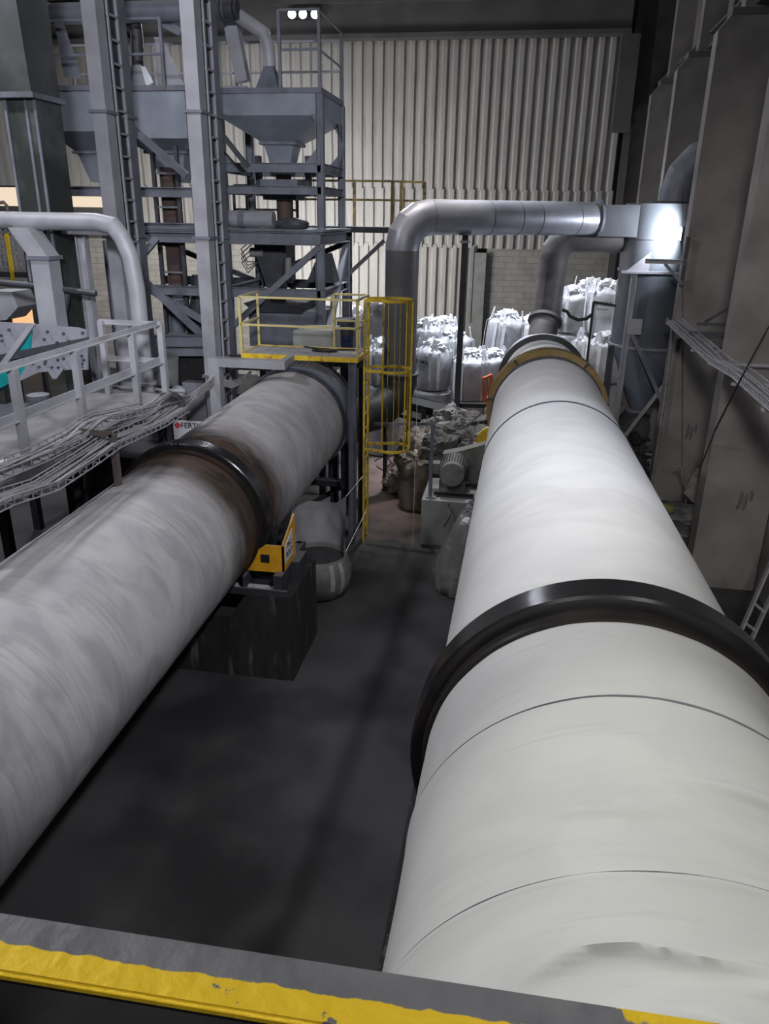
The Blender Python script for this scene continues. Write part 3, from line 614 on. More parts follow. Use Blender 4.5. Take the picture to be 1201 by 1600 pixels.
# junk between the columns
cr = thing('wooden_crate', 'broken grey timber crate tilted between the first two right columns', 'crate', P(1085, 800, Y=15.2))
for k in range(3):
    a = P(1088 + k * 7, 738 + 9 * k, Y=15.2); b2 = P(1075 + k * 8, 768 + 9 * k, Y=15.0); MB().beam(a, b2, .13, .03, up=(0, 1, 0)).build('slat', wood, cr)
MB().beam(P(1072, 765, Y=14.95), P(1100, 793, Y=14.9), .16, .05, up=(0, 1, 0)).build('beam', wood, cr)
MB().beam(P(1086, 735, Y=15.1), P(1104, 745, Y=15.1), .14, .05, up=(0, 1, 0)).build('beam', wood, cr)
dr = thing('steel_drum', 'dark drum under a grey cover beside the white kiln', 'drum', P(1070, 850, Y=14.9))
dz = P(1070, 800, Y=15).z
MB().lathe([(0, .5), (dz - .35, .5), (dz - .33, .52), (dz - .3, .5), (dz - .05, .5)], (P(1070, 800, Y=15).x, 15.0, 0.0), seg=32).build('barrel', steel_dark, dr, smooth=S)
MB().blob((P(1070, 800, Y=15).x, 15.0, dz - .03), .53, .53, .09, .25, 2, 3, 4).build('cover', crumple, dr, smooth=1)
tag(MB().blob(P(1040, 795, Y=14.6) + V(0, 0, .0), .17, .1, .1, .3, 2, 5, 3).build('glove', lime, smooth=1), 'yellow green lump lying beside the kiln next to the covered drum', 'cloth')
tag(MB().box(2.0, 2.9, 14.2, 14.8, 0, P(1040, 800, Y=14.6).z - .05).build('drum_crate', black), 'black crate below the yellow green lump', 'crate')
# leaning aluminium ladder
ld = thing('ladder', 'aluminium ladder leaning against the right wall near the nearest column', 'ladder', P(1165, 1010, Z=0))
def onrail(a, b2, y): return P(a, b2, Y=y)
l0, l1 = P(1150, 1002, Y=9.9), P(1201, 885, Y=10.6)
r0, r1 = P(1168, 1012, Y=9.9), P(1216, 905, Y=10.6)
dl = (l1 - l0); dr_ = (r1 - r0)
foot = -.0
for a, d in ((l0, dl), (r0, dr_)):
    k0 = -a.z / d.z
    MB().beam(a + d * k0, a + d * 1.3, .03, .075, up=(0, 1, 0)).build('stile', alu, ld)
k0 = -l0.z / dl.z
for k in range(6):
    f = k0 + .1 + k * .27; MB().cyl(l0 + dl * f, r0 + dr_ * f, .022, seg=10).build('rung', alu, ld, smooth=S)
#%%DUCTS
# ================================================================ DUCTS IN THE MIDDLE
bd = thing('exhaust_duct', 'large galvanised exhaust duct rising behind the ladder cage and bending right', 'duct', P(615, 660, Y=17.2))
yR, yE = 17.2, 19.7
dv = P(627, 450, Y=yR); top = P(680, 338, Y=yR); rr_ = .36
zA_ = P(627, 585, Y=yR).z
riser = [V(dv.x, yR, zA_), V(dv.x, yR, P(600, 372, Y=yR).z)]
zt = top.z - .02; zt2 = P(937, 342, Y=yE).z; xe = P(930, 342, Y=yE).x
hd_ = V(xe - dv.x, yE - yR, 0).normalized(); Rb = .62
riser[1].z = zt - Rb; 
elb = [V(dv.x, yR, zt - Rb) + hd_ * (Rb * (1 - math.cos(a))) + V(0, 0, Rb * math.sin(a)) for a in [k * PI / 8 for k in range(5)]]
MB().tube(riser, rr_, 36).build('riser', mat('riser_grey', (.17, .175, .185), (.13, .133, .14), .5, .2, 1.5, bump=.06, bscale=8, c3=(.2, .2, .215), c3lo=.55), bd, smooth=S)
MB().tube([elb[0] - V(0, 0, .05)] + elb + [elb[-1] + hd_ * .05], rr_ + .004, 36).build('elbow', galv, bd, smooth=.25)
MB().tube([elb[-1], V(xe, yE, zt2)], rr_, 36).build('horizontal_run', galv, bd, smooth=S)
A_, B_ = elb[-1], V(xe, yE, zt2)
for f in (0.0, .33, .5, .62, .86): MB().tube([A_.lerp(B_, f), A_.lerp(B_, f + .004)], rr_ + .006, 36).build('seam_ring', steel, bd, smooth=S)
MB().tube([V(xe, yE, zt2), V(xe + .06, yE + .02, zt2)], rr_ + .07, 36).build('end_flange', steel, bd, smooth=S)
# lower bend that runs into the left hood
MB().tube([V(dv.x, yR, zA_ + .03), V(dv.x, yR, zA_ - .1), V(dv.x - .1, yR - .1, zA_ - .5), V(dv.x - .4, yR - .4, zA_ - .78), V(dv.x - .8, yR - .75, zA_ - .85), V(-3.7, 15.3, zA_ - .7)], .4, 32).build('lower_bend', duct_dark, bd, smooth=.4)
MB().tube([V(dv.x, yR, zA_ - .02), V(dv.x, yR, zA_ + .04)], rr_ + .08, 32).build('joint_flange', steel_dark, bd, smooth=S)
for dx in (-.3, .25): MB().beam((dv.x + dx, yR, 0), (dv.x + dx, yR, zA_ - .45), .09).build('base_leg', steel_dark, bd)
pp = thing('support_post', 'slim dark post propping the horizontal exhaust duct', 'post', P(712, 698, Y=16.0))
pa = P(727, 366, Y=17.85)
MB().beam((pa.x, pa.y, 0), (pa.x, pa.y, pa.z), .13, .13, up=(0, 1, 0)).build('shaft', steel_dark, pp)
MB().box(pa.x - .13, pa.x + .13, pa.y - .13, pa.y + .13, pa.z - .02, pa.z + .03).build('head_plate', steel, pp)
MB().box(pa.x - .1, pa.x + .1, pa.y - .1, pa.y + .1, pa.z - .18, pa.z - .13).build('collar', steel_light, pp)
# sooty riser from the white kiln
sr = thing('riser_duct', 'sooty brown duct rising from the white kiln hood and bending to the cyclone', 'duct', axisR(19.4))
YS = 19.95; xd = P(856, 470, Y=YS).x; zH = P(915, 371, Y=YS).z; zB = axisR(19.3).z + .75; rs_ = .345
MB().tube([V(xd - .12, 19.35, zB - .3), V(xd - .06, 19.7, zB + .25), V(xd - .02, YS, zB + .6), V(xd + .04, YS, zH - .55)], rs_, 32).build('vertical_run', duct_brown, sr, smooth=S)
arc = [V(xd + .04 + .5 * (1 - math.cos(a)), YS, zH - .5 + .5 * math.sin(a)) for a in [k * PI / 8 for k in range(5)]]
MB().tube([V(xd + .04, YS, zH - .56)] + arc + [V(cx0 - .86, YS, zH)], .33, 32, True, [.345, .345, .34, .335, .33, .325, .32]).build('elbow', duct_brown, sr, smooth=.3)
MB().tube([V(xd - .04, 19.82, zB + .42), V(xd - .03, 19.87, zB + .48)], .42, 32).build('flange', duct_brown, sr, smooth=S)
# small black railing with a hanging cable by the kiln end
br = thing('cable_stand', 'black angle frame with a drooping black cable beyond the white kiln', 'stand', P(915, 570, Y=17.6))
b0 = P(927, 472, Y=17.6)
MB().beam((b0.x, 17.6, 0), b0, .05, .05, up=(0, 1, 0)).build('post', black, br)
MB().beam(b0, P(962, 478, Y=17.6), .05, .05, 'L').build('arm', black, br)
MB().tube([P(878, 484, Y=17.6), P(886, 487, Y=17.6), P(890, 494, Y=17.6), P(903, 500, Y=17.6), P(916, 498, Y=17.6), P(926, 490, Y=17.6)], .035, 8).build('cable', rubber, br, smooth=1)
MB().beam(P(955, 540, Y=18.4), V(P(955, 540, Y=18.4).x, 18.4, 0), .13, .13, up=(0, 1, 0)).build('stop_post', steel_dark, br)
#%%PLATFORM
# ================================================================ YELLOW PLATFORM, LADDER, CAGE
YP = 14.0; zp = P(378, 553, Y=YP).z; xl = P(378, 553, Y=YP).x; xr = P(558, 562, Y=YP).x
yb_ = 15.05; xrb = xr + .02
pf = thing('access_platform', 'yellow edged grating platform with handrails above the left kiln', 'platform', ((xl + xr) / 2, YP + .5, zp))
ed = MB()
ed.box(xl, xr, YP - .02, YP + .02, zp - .07, zp + .02); ed.box(xl, xr, yb_ - .02, yb_ + .02, zp - .07, zp + .02)
ed.box(xl - .02, xl + .02, YP, yb_, zp - .07, zp + .02); ed.box(xr - .02, xr + .02, YP, yb_, zp - .07, zp + .02)
ed.build('edge_frame', yellow, pf)
gt = MB(); D_ = yb_ - YP - .04
for i in range(-14, 26):
    x0_ = xl + .02 + i * .095; a_, b_ = V(x0_, YP + .02, zp), V(x0_ + D_ * .9, YP + .02 + D_, zp)
    for lim, lo_side in ((xl + .02, True), (xr - .02, False)):
        if lo_side and a_.x < lim:
            if b_.x <= lim: a_ = None; break
            a_ = a_.lerp(b_, (lim - a_.x) / (b_.x - a_.x))
        if not lo_side and b_.x > lim:
            if a_.x >= lim: a_ = None; break
            b_ = a_.lerp(b_, (lim - a_.x) / (b_.x - a_.x))
    if a_ is not None: gt.beam(a_, b_, .035, .012)
for i in range(1, 10): y = YP + (yb_ - YP) * i / 10; gt.box(xl + .02, xr - .02, y - .018, y + .018, zp - .02, zp)
gt.build('grating', mat('dusty_grating', (.34, .34, .35), (.26, .26, .27), .7, .1, 4, dust=(.46, .46, .47)), pf)
zr = 1.05
rail_yellow = mat('dusty_rail_yellow', (.50, .40, .13), (.42, .36, .18), .55, 0, 5, dust=(.5, .48, .42), dust_amt=.9)
rl = MB()
def hr(mb, a, b2, r=.022): mb.cyl(a, b2, r, seg=8)
for z in (zp + zr, zp + .55):
    for a, b2 in (((xl, YP), (xr, YP)), ((xl, YP), (xl, yb_)), ((xr - .68, yb_), (xr, yb_)), ((xr, YP), (xr, YP + .35)) if z < zp + .9 else ((xr, YP), (xr, yb_))):
        bar_ = MB().beam(V(*a, z), V(*b2, z), .045, .035); bar_.build('handrail', rail_yellow, pf)
for x, y in ((xl, YP), (xl, yb_), (xr, YP), (xr, yb_), (xr - .68, yb_)):
    MB().beam((x, y, zp), (x, y, zp + zr), .045, .045, 'L', up=(0, 1, 0), t=.01).build('rail_post', rail_yellow, pf)
for x, y in ((xr - .1, YP + .06), (xr - .1, yb_ - .05)):
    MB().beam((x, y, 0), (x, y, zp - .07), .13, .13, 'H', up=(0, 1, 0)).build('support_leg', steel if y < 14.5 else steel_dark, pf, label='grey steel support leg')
MB().beam((xl - .9, 14.9, 0), (xl - .9, 14.9, zp - .3), .15, .15, 'H', up=(0, 1, 0)).build('support_leg', steel_dark, pf)
MB().beam((xl - .9, 14.9, zp - .25), (xr, 14.9, zp - .25), .1, .14, 'I').build('cross_beam', steel_dark, pf)
tag(MB().blob((xl + 1.45, YP + .62, zp + .03), .22, .12, .035, .5, 2.5, 4, 3).build('rag', rubber, smooth=1), 'dark rag lying on the platform grating', 'rag')
tag(MB().tube([(xl + .95, YP + .95, zp + .03), (xl + 1.3, YP + .8, zp + .03), (xl + 1.6, YP + .75, zp + .03), (xl + 2.0, YP + .85, zp + .03)], .015, 6).build('hose', rubber, smooth=1), 'thin black hose on the platform grating', 'hose')
# portal frame left of the platform
pt = thing('portal_frame', 'grey steel portal frame standing over the left kiln before the platform', 'frame', (xl - .6, 13.4, 0))
zq = P(340, 560, Y=13.3).z; xq = P(338, 590, Y=13.3).x; xq2 = P(447, 572, Y=13.3).x
MB().beam((xq, 13.3, 0), (xq, 13.3, zq + .02), .2, .22, up=(0, 1, 0)).build('post', steel_light, pt)
MB().beam((xq + .1, 13.3, zq - .06), (xq2, 13.3, zq - .06), .2, .15).build('lintel', steel_light, pt)
MB().beam((xq2 - .1, 13.3, zq - .06), (xq2 - .1, 14.0, zq - .06), .12, .12).build('tie', steel_light, pt)
# caged ladder
lx_, ly_ = P(572, 500, Y=14.25).x, 14.3
cgx = P(617, 462, Y=14.3).x
lad = thing('cage_ladder', 'yellow fixed ladder with round safety cage beside the platform', 'ladder', (lx_, ly_, 0))
for dy in (-.2, .2): MB().beam((lx_, ly_ + dy, 0), (lx_, ly_ + dy, zp + zr), .035, .06, up=(0, 1, 0)).build('stile', yellow, lad)
for k in range(15): z = .3 + k * .29; MB().cyl((lx_, ly_ - .2, z), (lx_, ly_ + .2, z), .014, seg=8).build('rung', yellow, lad)
rcg = .33; zcb = P(617, 700, Y=14.3).z
def hoop(z):
    pts = [V(lx_, ly_ - .2, z)] + [V(cgx + rcg * math.cos(a), ly_ + rcg * math.sin(a), z) for a in [(-PI * .72 + k * PI * 1.44 / 20) for k in range(21)]] + [V(lx_, ly_ + .2, z)]
    mbh = MB()
    for a, b2 in zip(pts, pts[1:]): mbh.beam(a, b2, .012, .05)
    return mbh
for z in (zp + zr, P(617, 578, Y=14.3).z, zcb): hoop(z).build('cage_hoop', yellow, lad)
for k in range(7):
    a = -PI * .66 + k * PI * 1.32 / 6; x, y = cgx + rcg * math.cos(a), ly_ + rcg * math.sin(a)
    MB().beam((x, y, zcb), (x, y, zp + zr), .035, .008, up=(-math.sin(a), math.cos(a), 0)).build('cage_bar', yellow, lad)
tag(MB().tube([(cgx + .5, 14.0, zp + 1.0), (cgx + .5, 14.0, 0)], .004, 4).build('wire', sign_white), 'thin vertical wire beside the ladder cage', 'wire')
# ================================================================ WALKWAY AND CABLE TRAYS, LEFT
wr = P(247, 505, Y=11.0); XW = wr.x; zd = wr.z - 1.12
wk = thing('walkway', 'dusty elevated walkway with grey handrail at the left', 'walkway', (XW - .6, 8.5, zd))
y0w = 5.0; MB().box(XW - 1.35, XW + .05, y0w, 11.3, zd - .12, zd).build('deck', deck_m, wk)
MB().beam((XW, y0w - .5, wr.z), (XW, 11.0, wr.z), .07, .07, 'L', t=.012).build('top_rail', steel_light, wk)
MB().beam((XW, y0w - .5, wr.z - .55), (XW, 11.0, wr.z - .55), .07, .1, 'L', t=.012).build('mid_rail', steel_light, wk)
for py_ in ((250, 520), (206, 540), (118, 570), (22, 600)):
    yy = P(py_[0], py_[1], X=XW).y; MB().beam((XW + .01, yy, zd), (XW + .01, yy, wr.z - .03), .085, .085, 'L', up=(0, 1, 0), t=.012).build('rail_post', steel_light, wk)
for z in (wr.z, wr.z - .55): MB().beam((XW - 1.0, 11.05, z - .02), (XW, 11.05, z - .02), .07, .07, 'L').build('end_rail', steel_light, wk)
MB().beam((XW - .95, 11.05, zd), (XW - .95, 11.05, wr.z), .08, .08, 'L', up=(0, 1, 0)).build('rail_post', steel_light, wk)
for yy in (6.0, 8.6, 11.1): MB().beam((XW - .1, yy, 0), (XW - .1, yy, zd - .12), .16, .16, 'H', up=(0, 1, 0)).build('leg', steel_dark, wk)
MB().box(XW - .02, XW + .04, y0w, 11.3, zd - .3, zd - .12).build('edge_beam', steel_dark, wk)
XT = XW + .42
def trace(px, X): return [P(a, b2, X=X) for a, b2 in px]
t1 = trace([(-60, 765), (0, 741), (57, 718), (116, 688), (142, 667), (160, 658), (198, 650), (240, 640)], XT - .1)
t2 = trace([(-60, 815), (0, 787), (71, 764), (136, 722), (170, 698), (241, 666), (280, 642)], XT + .25)
for k, (tp, lb) in enumerate(((t1, 'upper wire cable tray along the dusty walkway edge'), (t2, 'lower wire cable tray hanging beside the left kiln'))):
    q = thing('cable_tray', lb, 'cable tray', tp[3]); tray_build(tp, .3, .09, q, steel_light, rung=.13, side=V(1, 0, 0))
    for c in range(7):
        qq = [p + V(-.12 + .04 * c + rnd.uniform(-.02, .02), 0, .02 + rnd.uniform(0, .05)) for p in tp]
        tag(MB().tube(qq, rnd.uniform(.010, .020), 6).build('cable', cable_m, smooth=1), 'dusty grey cable in the %s tray left of the kiln' % ('upper', 'lower')[k], 'cable', 'cables in the %s left tray' % ('upper', 'lower')[k])
# loose bundle climbing from the trays to the portal
for c in range(16):
    o = c / 15
    pts = [P(196 + rnd.uniform(-8, 8), 652 + 14 * o, X=XT), P(238, 628 + 30 * o + rnd.uniform(-9, 9), X=XT + .1 * o), P(262 + rnd.uniform(-9, 9), 617 + 34 * o + rnd.uniform(-9, 9), X=XT + .1 * o), P(288, 622 + 16 * o + rnd.uniform(-3, 5), Y=12.3), P(310, 606 + 12 * o + rnd.uniform(-3, 3), Y=12.7), P(334, 588 + 14 * o + rnd.uniform(-4, 4), Y=13.2)]
    # soften the trace
    sm = []
    for i in range(len(pts) - 1):
        for f in (0, .33, .66): 
            p0, p1, p2, p3 = pts[max(i - 1, 0)], pts[i], pts[i + 1], pts[min(i + 2, len(pts) - 1)]
            sm.append(.5 * ((2 * p1) + (p2 - p0) * f + (2 * p0 - 5 * p1 + 4 * p2 - p3) * f * f + (3 * p1 - p0 - 3 * p2 + p3) * f ** 3))
    sm.append(pts[-1])
    tag(MB().tube(sm, rnd.uniform(.012, .022), 6).build('cable', cable_m, smooth=1), 'dusty cable in the loose bundle climbing toward the portal frame', 'cable', 'loose cable bundle')
for c in range(6):
    pts = [P(345, 592 + c * 2, Y=13.5), P(362, 596 + 2 * c, Y=13.7), P(380, 590 + 1.5 * c, Y=13.9), P(392, 578 + c, Y=14.1)]
    tag(MB().tube(pts, .012, 6).build('cable', cable_m, smooth=1), 'dark cable drooping inside the portal frame', 'cable', 'cables inside the portal frame')
for k, (a, b2) in enumerate((((176, 678), (176, 800)), ((284, 625), (284, 690)))):
    p = P(*a, X=XT + .3) if k == 0 else P(*a, Y=12.0)
    q = thing('tray_bracket', ('brown angle bracket carrying the lower cable tray', 'brown upright bracket behind the loose cable bundle')[k], 'bracket', V(p.x, p.y, 0))
    MB().beam((p.x, p.y, 0), p, .07, .07, 'L', up=(0, 1, 0)).build('upright', bracket_brown, q); MB().beam(p, p + V(-.4, 0, .02), .07, .07, 'L').build('arm', bracket_brown, q)
# sign with lettering beside the left tyre
sp_ = P(292, 668, Y=11.6)
sgn = thing('sign_board', 'white sign board with red diamond half hidden behind the left tyre', 'sign', sp_ - V(0, 0, .3))
MB().box(sp_.x - .24, sp_.x + .5, 11.6, 11.63, sp_.z - .22, sp_.z + .11).build('board', sign_white, sgn)
text_mesh('FERTIMAX', .13, lambda co: Vector((sp_.x + .19 + co.x, 11.598 - co.z, sp_.z + .03 + co.y)), ink, 'lettering', sgn)
lo_ = MB(); dc = V(sp_.x - .16, 11.595, sp_.z + .03)
lo_.prism([dc + V(-.06, 0, 0), dc + V(0, 0, -.06), dc + V(.06, 0, 0), dc + V(0, 0, .06)], (0, .004, 0)); lo_.build('logo', ink_red, sgn)
MB().beam((sp_.x, 11.66, 0), (sp_.x, 11.66, sp_.z + .1), .05, .04, up=(0, 1, 0)).build('post', steel_dark, sgn)
#%%LEFT
# ================================================================ BUCKET ELEVATORS (the two tall ladders)
def elevator(px0, py0, Yt, label, w=.25, gap=.75):
    x0 = P(px0, py0, Y=Yt).x
    t = thing('bucket_elevator', label, 'bucket elevator', (x0 + w / 2, Yt + .5, 0), 'tall twin leg elevators')
    ze = 12.8
    for k, yy in enumerate((Yt, Yt + gap)):
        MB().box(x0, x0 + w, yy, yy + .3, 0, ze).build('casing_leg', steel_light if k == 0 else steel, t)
    MB().box(x0 + .02, x0 + w - .06, Yt + .3, Yt + gap, 1.5, ze).build('web_plate', steel_dark, t)
    st = MB()
    for yy in (Yt + .36, Yt + gap - .06): st.beam((x0 + w + .02, yy, .5), (x0 + w + .02, yy, ze), .03, .045, up=(0, 1, 0))
    st.build('ladder_stiles', steel_light, t)
    rgm = MB(); z = .6
    while z < ze: rgm.box(x0 + w - .01, x0 + w + .035, Yt + .36, Yt + gap - .06, z, z + .035); z += .36
    rgm.build('ladder_rungs', steel_light, t)
    for z in (3.2, 5.75, P(px0, 174, Y=Yt).z, 10.6):
        for yy in (Yt, Yt + gap): MB().box(x0 - .045, x0 + w + .045, yy - .045, yy + .345, z - .025, z + .025).build('joint_flange', steel, t)
    return x0
XE1 = elevator(162, 340, 13.6, 'left of the two tall grey bucket elevator towers with ladder rungs')
XE2 = elevator(303, 340, 14.2, 'right of the two tall grey bucket elevator towers with ladder rungs')

# ================================================================ DARK RECTANGULAR DUCT, FAR LEFT
dd = thing('square_duct', 'weathered dark rectangular duct tower at the far left', 'duct', P(70, 620, Y=12.6))
xa, xb = P(27, 300, Y=12.3).x, P(75, 300, Y=12.3).x
zj = P(60, 150, Y=12.3).z
zl_ = P(50, 440, Y=12.3).z
MB().box(xa, xb, 12.3, 13.0, zl_, zj).build('lower_casing', duct_dark, dd)
MB().hull([(xa - .1, 12.2, zj), (xb, 12.2, zj), (xb, 13.0, zj), (xa - .1, 13.0, zj)], [(xa - .5, 12.0, 12.5), (xb - .05, 12.0, 12.5), (xb - .05, 13.0, 12.5), (xa - .5, 13.0, 12.5)]).build('upper_casing', duct_dark, dd)
MB().box(xa - .16, xb + .07, 12.12, 13.06, zj - .04, zj + .04).build('joint_flange', steel, dd)
rb = MB()
for x in (xa + .02, (xa + xb) / 2 + .1, xb - .02): rb.box(x - .02, x + .02, 12.27, 12.3, zl_, zj)
rb.build('stiffener_ribs', steel, dd)
xm_ = (xa + xb) / 2 + .12
MB().hull([(xm_, 12.35, .4), (xb - .02, 12.35, .4), (xb - .02, 12.95, .4), (xm_, 12.95, .4)], [(xm_, 12.32, zl_), (xb, 12.32, zl_), (xb, 13.0, zl_), (xm_, 13.0, zl_)]).build('drop_leg', duct_dark, dd)
for x in (xm_ + .08, xb - .1): MB().beam((x, 12.5, 0), (x, 12.5, .4), .12, .12, 'H', up=(0, 1, 0)).build('leg', steel_dark, dd)

# ================================================================ PIPE WITH ELBOW
YQ = 12.0
hp = thing('dust_pipe', 'grey dust pipe running in from the left and bending down beside the walkway', 'pipe', P(225, 640, Y=YQ))
rp = .135; zz = P(90, 346, Y=YQ).z; xv = P(218, 500, Y=YQ).x
MB().tube([V(P(-60, 346, Y=YQ).x, YQ, zz), V(P(150, 346, Y=YQ).x, YQ, zz), V(P(176, 351, Y=YQ).x, YQ, zz - .05), V(P(190, 366, Y=YQ).x, YQ, zz - .22), V(xv - .05, YQ, zz - .5), V(xv, YQ, P(215, 450, Y=YQ).z), V(xv, YQ, 1.2)], rp, 20).build('pipe_run', steel_light, hp, smooth=.4)
fm = MB()
for b2 in (598, 622): z = P(228, b2, Y=YQ).z; fm.lathe([(-.02, rp + .05), (.02, rp + .05)], (xv, YQ, z), seg=24)
fm.build('pipe_flanges', steel_light, hp, smooth=S)
MB().beam((xv, YQ + .2, 0), (xv, YQ + .2, 1.3), .12, .12).beam((xv, YQ - .05, 1.25), (xv, YQ + .25, 1.25), .3, .1).build('foot_bracket', steel_dark, hp)
hc = thing('branch_chute', 'flat branch duct slanting down from the dust pipe at the far left', 'chute', P(85, 512, Y=11.9))
bx0, bx1 = P(62, 430, Y=11.9).x, P(82, 430, Y=11.9).x
MB().hull([V(P(15, 356, Y=11.8).x, 11.75, zz - .1), V(P(45, 356, Y=11.8).x, 11.75, zz - .1), V(P(45, 356, Y=11.8).x, 12.1, zz - .1), V(P(15, 356, Y=11.8).x, 12.1, zz - .1)],
          [V(bx0 - .06, 11.75, P(60, 400, Y=11.9).z), V(bx1 + .05, 11.75, P(60, 400, Y=11.9).z), V(bx1 + .05, 12.1, P(60, 400, Y=11.9).z), V(bx0 - .06, 12.1, P(60, 400, Y=11.9).z)]).build('transition', steel_light, hc)
MB().box(bx0 - .04, bx1 + .05, 11.76, 12.08, P(90, 515, Y=11.9).z - .3, P(60, 400, Y=11.9).z).build('drop_leg', steel_light, hc)
MB().box(bx0 - .08, bx1 + .09, 11.72, 12.12, P(60, 402, Y=11.9).z - .03, P(60, 402, Y=11.9).z + .03).build('flange', steel, hc)
# post beside it, and crossing pipe
vp_ = thing('steel_column', 'slim pale steel column between the dark duct and the dust pipe', 'column', (P(135, 450, Y=12.6).x, 12.6, 0))
xx = P(137, 450, Y=12.6).x; MB().beam((xx, 12.6, 0), (xx, 12.6, P(120, 366, Y=12.6).z), .16, .16, 'H', up=(0, 1, 0)).build('shaft', steel_light, vp_)
MB().box(xx - .3, xx + .55, 12.5, 12.75, P(120, 366, Y=12.6).z, P(120, 358, Y=12.6).z).build('cap_beam', steel_light, vp_)
tag(MB().tube([P(-20, 440, Y=12.1), P(60, 447, Y=12.1), P(150, 459, Y=12.1)], .05, 12).build('cross_pipe', steel_dark, smooth=S), 'thin dark pipe crossing in front of the far left duct', 'pipe')
tag(MB().tube([P(-10, 318, Y=12.0), P(6, 316, Y=12.0), P(11, 322, Y=12.0), P(13, 336, Y=12.0)], .025, 8).build('bent_pipe', rust_pipe, smooth=1), 'small bent rusty pipe above the dust pipe at the left edge', 'pipe')
tag(MB().beam(P(105, 465, Y=12.2), P(87, 500, Y=12.2), .06, .06).tube([P(95, 460, Y=12.2), P(104, 463, Y=12.2), P(102, 480, Y=12.2), P(88, 505, Y=12.2)], .05, 8).build('elbow_pipe', steel_dark, smooth=S), 'short dark elbow pipe beside the branch duct', 'pipe')
# ================================================================ VIBRATING SCREEN (teal)
vs = thing('vibrating_screen', 'teal vibrating screen with pale bolted side plates behind the walkway rail', 'screening machine', P(70, 640, Y=10.8))
def pl(pts, Y, th, m, name, root, label=None): return MB().prism([P(a, b2, Y=Y) for a, b2 in pts], (0, th, 0)).build(name, m, root, label=label)
pl([(-30, 514), (50, 518), (50, 572), (20, 596), (-30, 622)], 11.0, .5, teal, 'body', vs, 'teal painted body')
pl([(52, 506), (122, 512), (136, 516), (137, 578), (115, 577), (60, 582), (25, 598), (48, 560)], 10.9, .03, white_plate, 'side_plate', vs)
pl([(-30, 502), (52, 506), (10, 560), (-30, 575)], 10.88, .03, white_plate, 'side_plate', vs)
pl([(46, 505), (54, 507), (8, 572), (-2, 570)], 10.85, .06, steel_light, 'diagonal_rib', vs)
pl([(-10, 556), (136, 527), (136, 537), (-10, 568)], 10.86, .05, steel_dark, 'cross_rib', vs)
pl([(72, 575), (100, 575), (88, 592), (82, 592)], 10.86, .04, white_plate, 'foot_plate', vs)
bo = MB()
for a, b2 in ((15, 515), (75, 518), (100, 521), (130, 520), (72, 564), (82, 574), (92, 574), (100, 560), (52, 568), (62, 573), (90, 535), (108, 533), (128, 556), (131, 562), (129, 568), (128, 573), (117, 574), (91, 562), (71, 568), (3, 524), (70, 530), (4, 532)):
    p = P(a, b2, Y=10.88); bo.cyl(p + V(0, -.03, 0), p, .022, seg=6)
bo.build('bolts', steel_dark, vs)
MB().box(P(-30, 600, Y=11).x, P(130, 600, Y=11).x, 11.0, 11.7, P(60, 680, Y=11).z - .4, P(60, 648, Y=11).z).build('underframe', steel_dark, vs)
tag(MB().lathe([(0, .11), (.36, .16), (.37, .13)], P(61, 628, Y=10.2) - V(0, 0, .25), seg=20).build('bucket', steel, smooth=S), 'grey bucket standing behind the walkway beneath the teal screen', 'bucket')
bz = P(61, 628, Y=10.2).z - .25; sp3 = thing('side_platform', 'dark side platform below the teal screen', 'platform', (XW - 2.3, 10.2, 0))
MB().box(XW - 3.4, XW - 1.4, 8.8, 10.9, bz - .1, bz).build('deck', steel_dark, sp3)
for y in (9.0, 10.7): MB().beam((XW - 1.6, y, 0), (XW - 1.6, y, bz - .1), .12).build('leg', steel_dark, sp3)
tag(MB().blob(V(XW - .3, 7.3, zd + .03), .2, .14, .05, .5, 2.5, 7, 3).build('plastic_scrap', plastic_white, smooth=1), 'scrap of white plastic on the dusty walkway', 'scrap')
tag(MB().blob(V(XW - .65, 6.6, zd + .03), .16, .12, .05, .5, 2.5, 8, 3).build('plastic_scrap', plastic_white, smooth=1), 'white plastic scrap nearer the left edge of the walkway', 'scrap')

# ================================================================ HOPPERS
def hopper(name_label, px, Yf, depth, zt, zs, zb, ow, m, fr_m=steel, legs=True, group='storage hoppers in a row'):
    xa, xb = P(px[0], 200, Y=Yf).x, P(px[1], 200, Y=Yf).x
    xc, yc = (xa + xb) / 2, Yf + depth / 2
    t = thing('hopper', name_label, 'hopper', (xc, yc, zb), group)
    MB().box(xa, xb, Yf, Yf + depth, zs, zt).build('skirt', m, t)
    MB().hull([(xc - ow, yc - ow, zb), (xc + ow, yc - ow, zb), (xc + ow, yc + ow, zb), (xc - ow, yc + ow, zb)], [(xa, Yf, zs), (xb, Yf, zs), (xb, Yf + depth, zs), (xa, Yf + depth, zs)]).build('cone', m, t)
    MB().box(xa - .05, xb + .05, Yf - .05, Yf + depth + .05, zt, zt + .1).build('top_plate', fr_m, t)
    MB().box(xc - ow - .08, xc + ow + .08, yc - ow - .08, yc + ow + .08, zb - .03, zb + .03).build('outlet_flange', fr_m, t)
    MB().hull([(xc - ow * .55, yc - ow * .55, zb - .6), (xc + ow * .55, yc - ow * .55, zb - .6), (xc + ow * .55, yc + ow * .55, zb - .6), (xc - ow * .55, yc + ow * .55, zb - .6)], [(xc - ow, yc - ow, zb), (xc + ow, yc - ow, zb), (xc + ow, yc + ow, zb), (xc - ow, yc + ow, zb)]).build('outlet', m, t)
    return t, xa, xb, xc, yc
YH = 17.0
zt1 = P(420, 146, Y=YH).z; zs1 = P(420, 180, Y=YH).z; zb1 = P(420, 226, Y=YH + 1).z
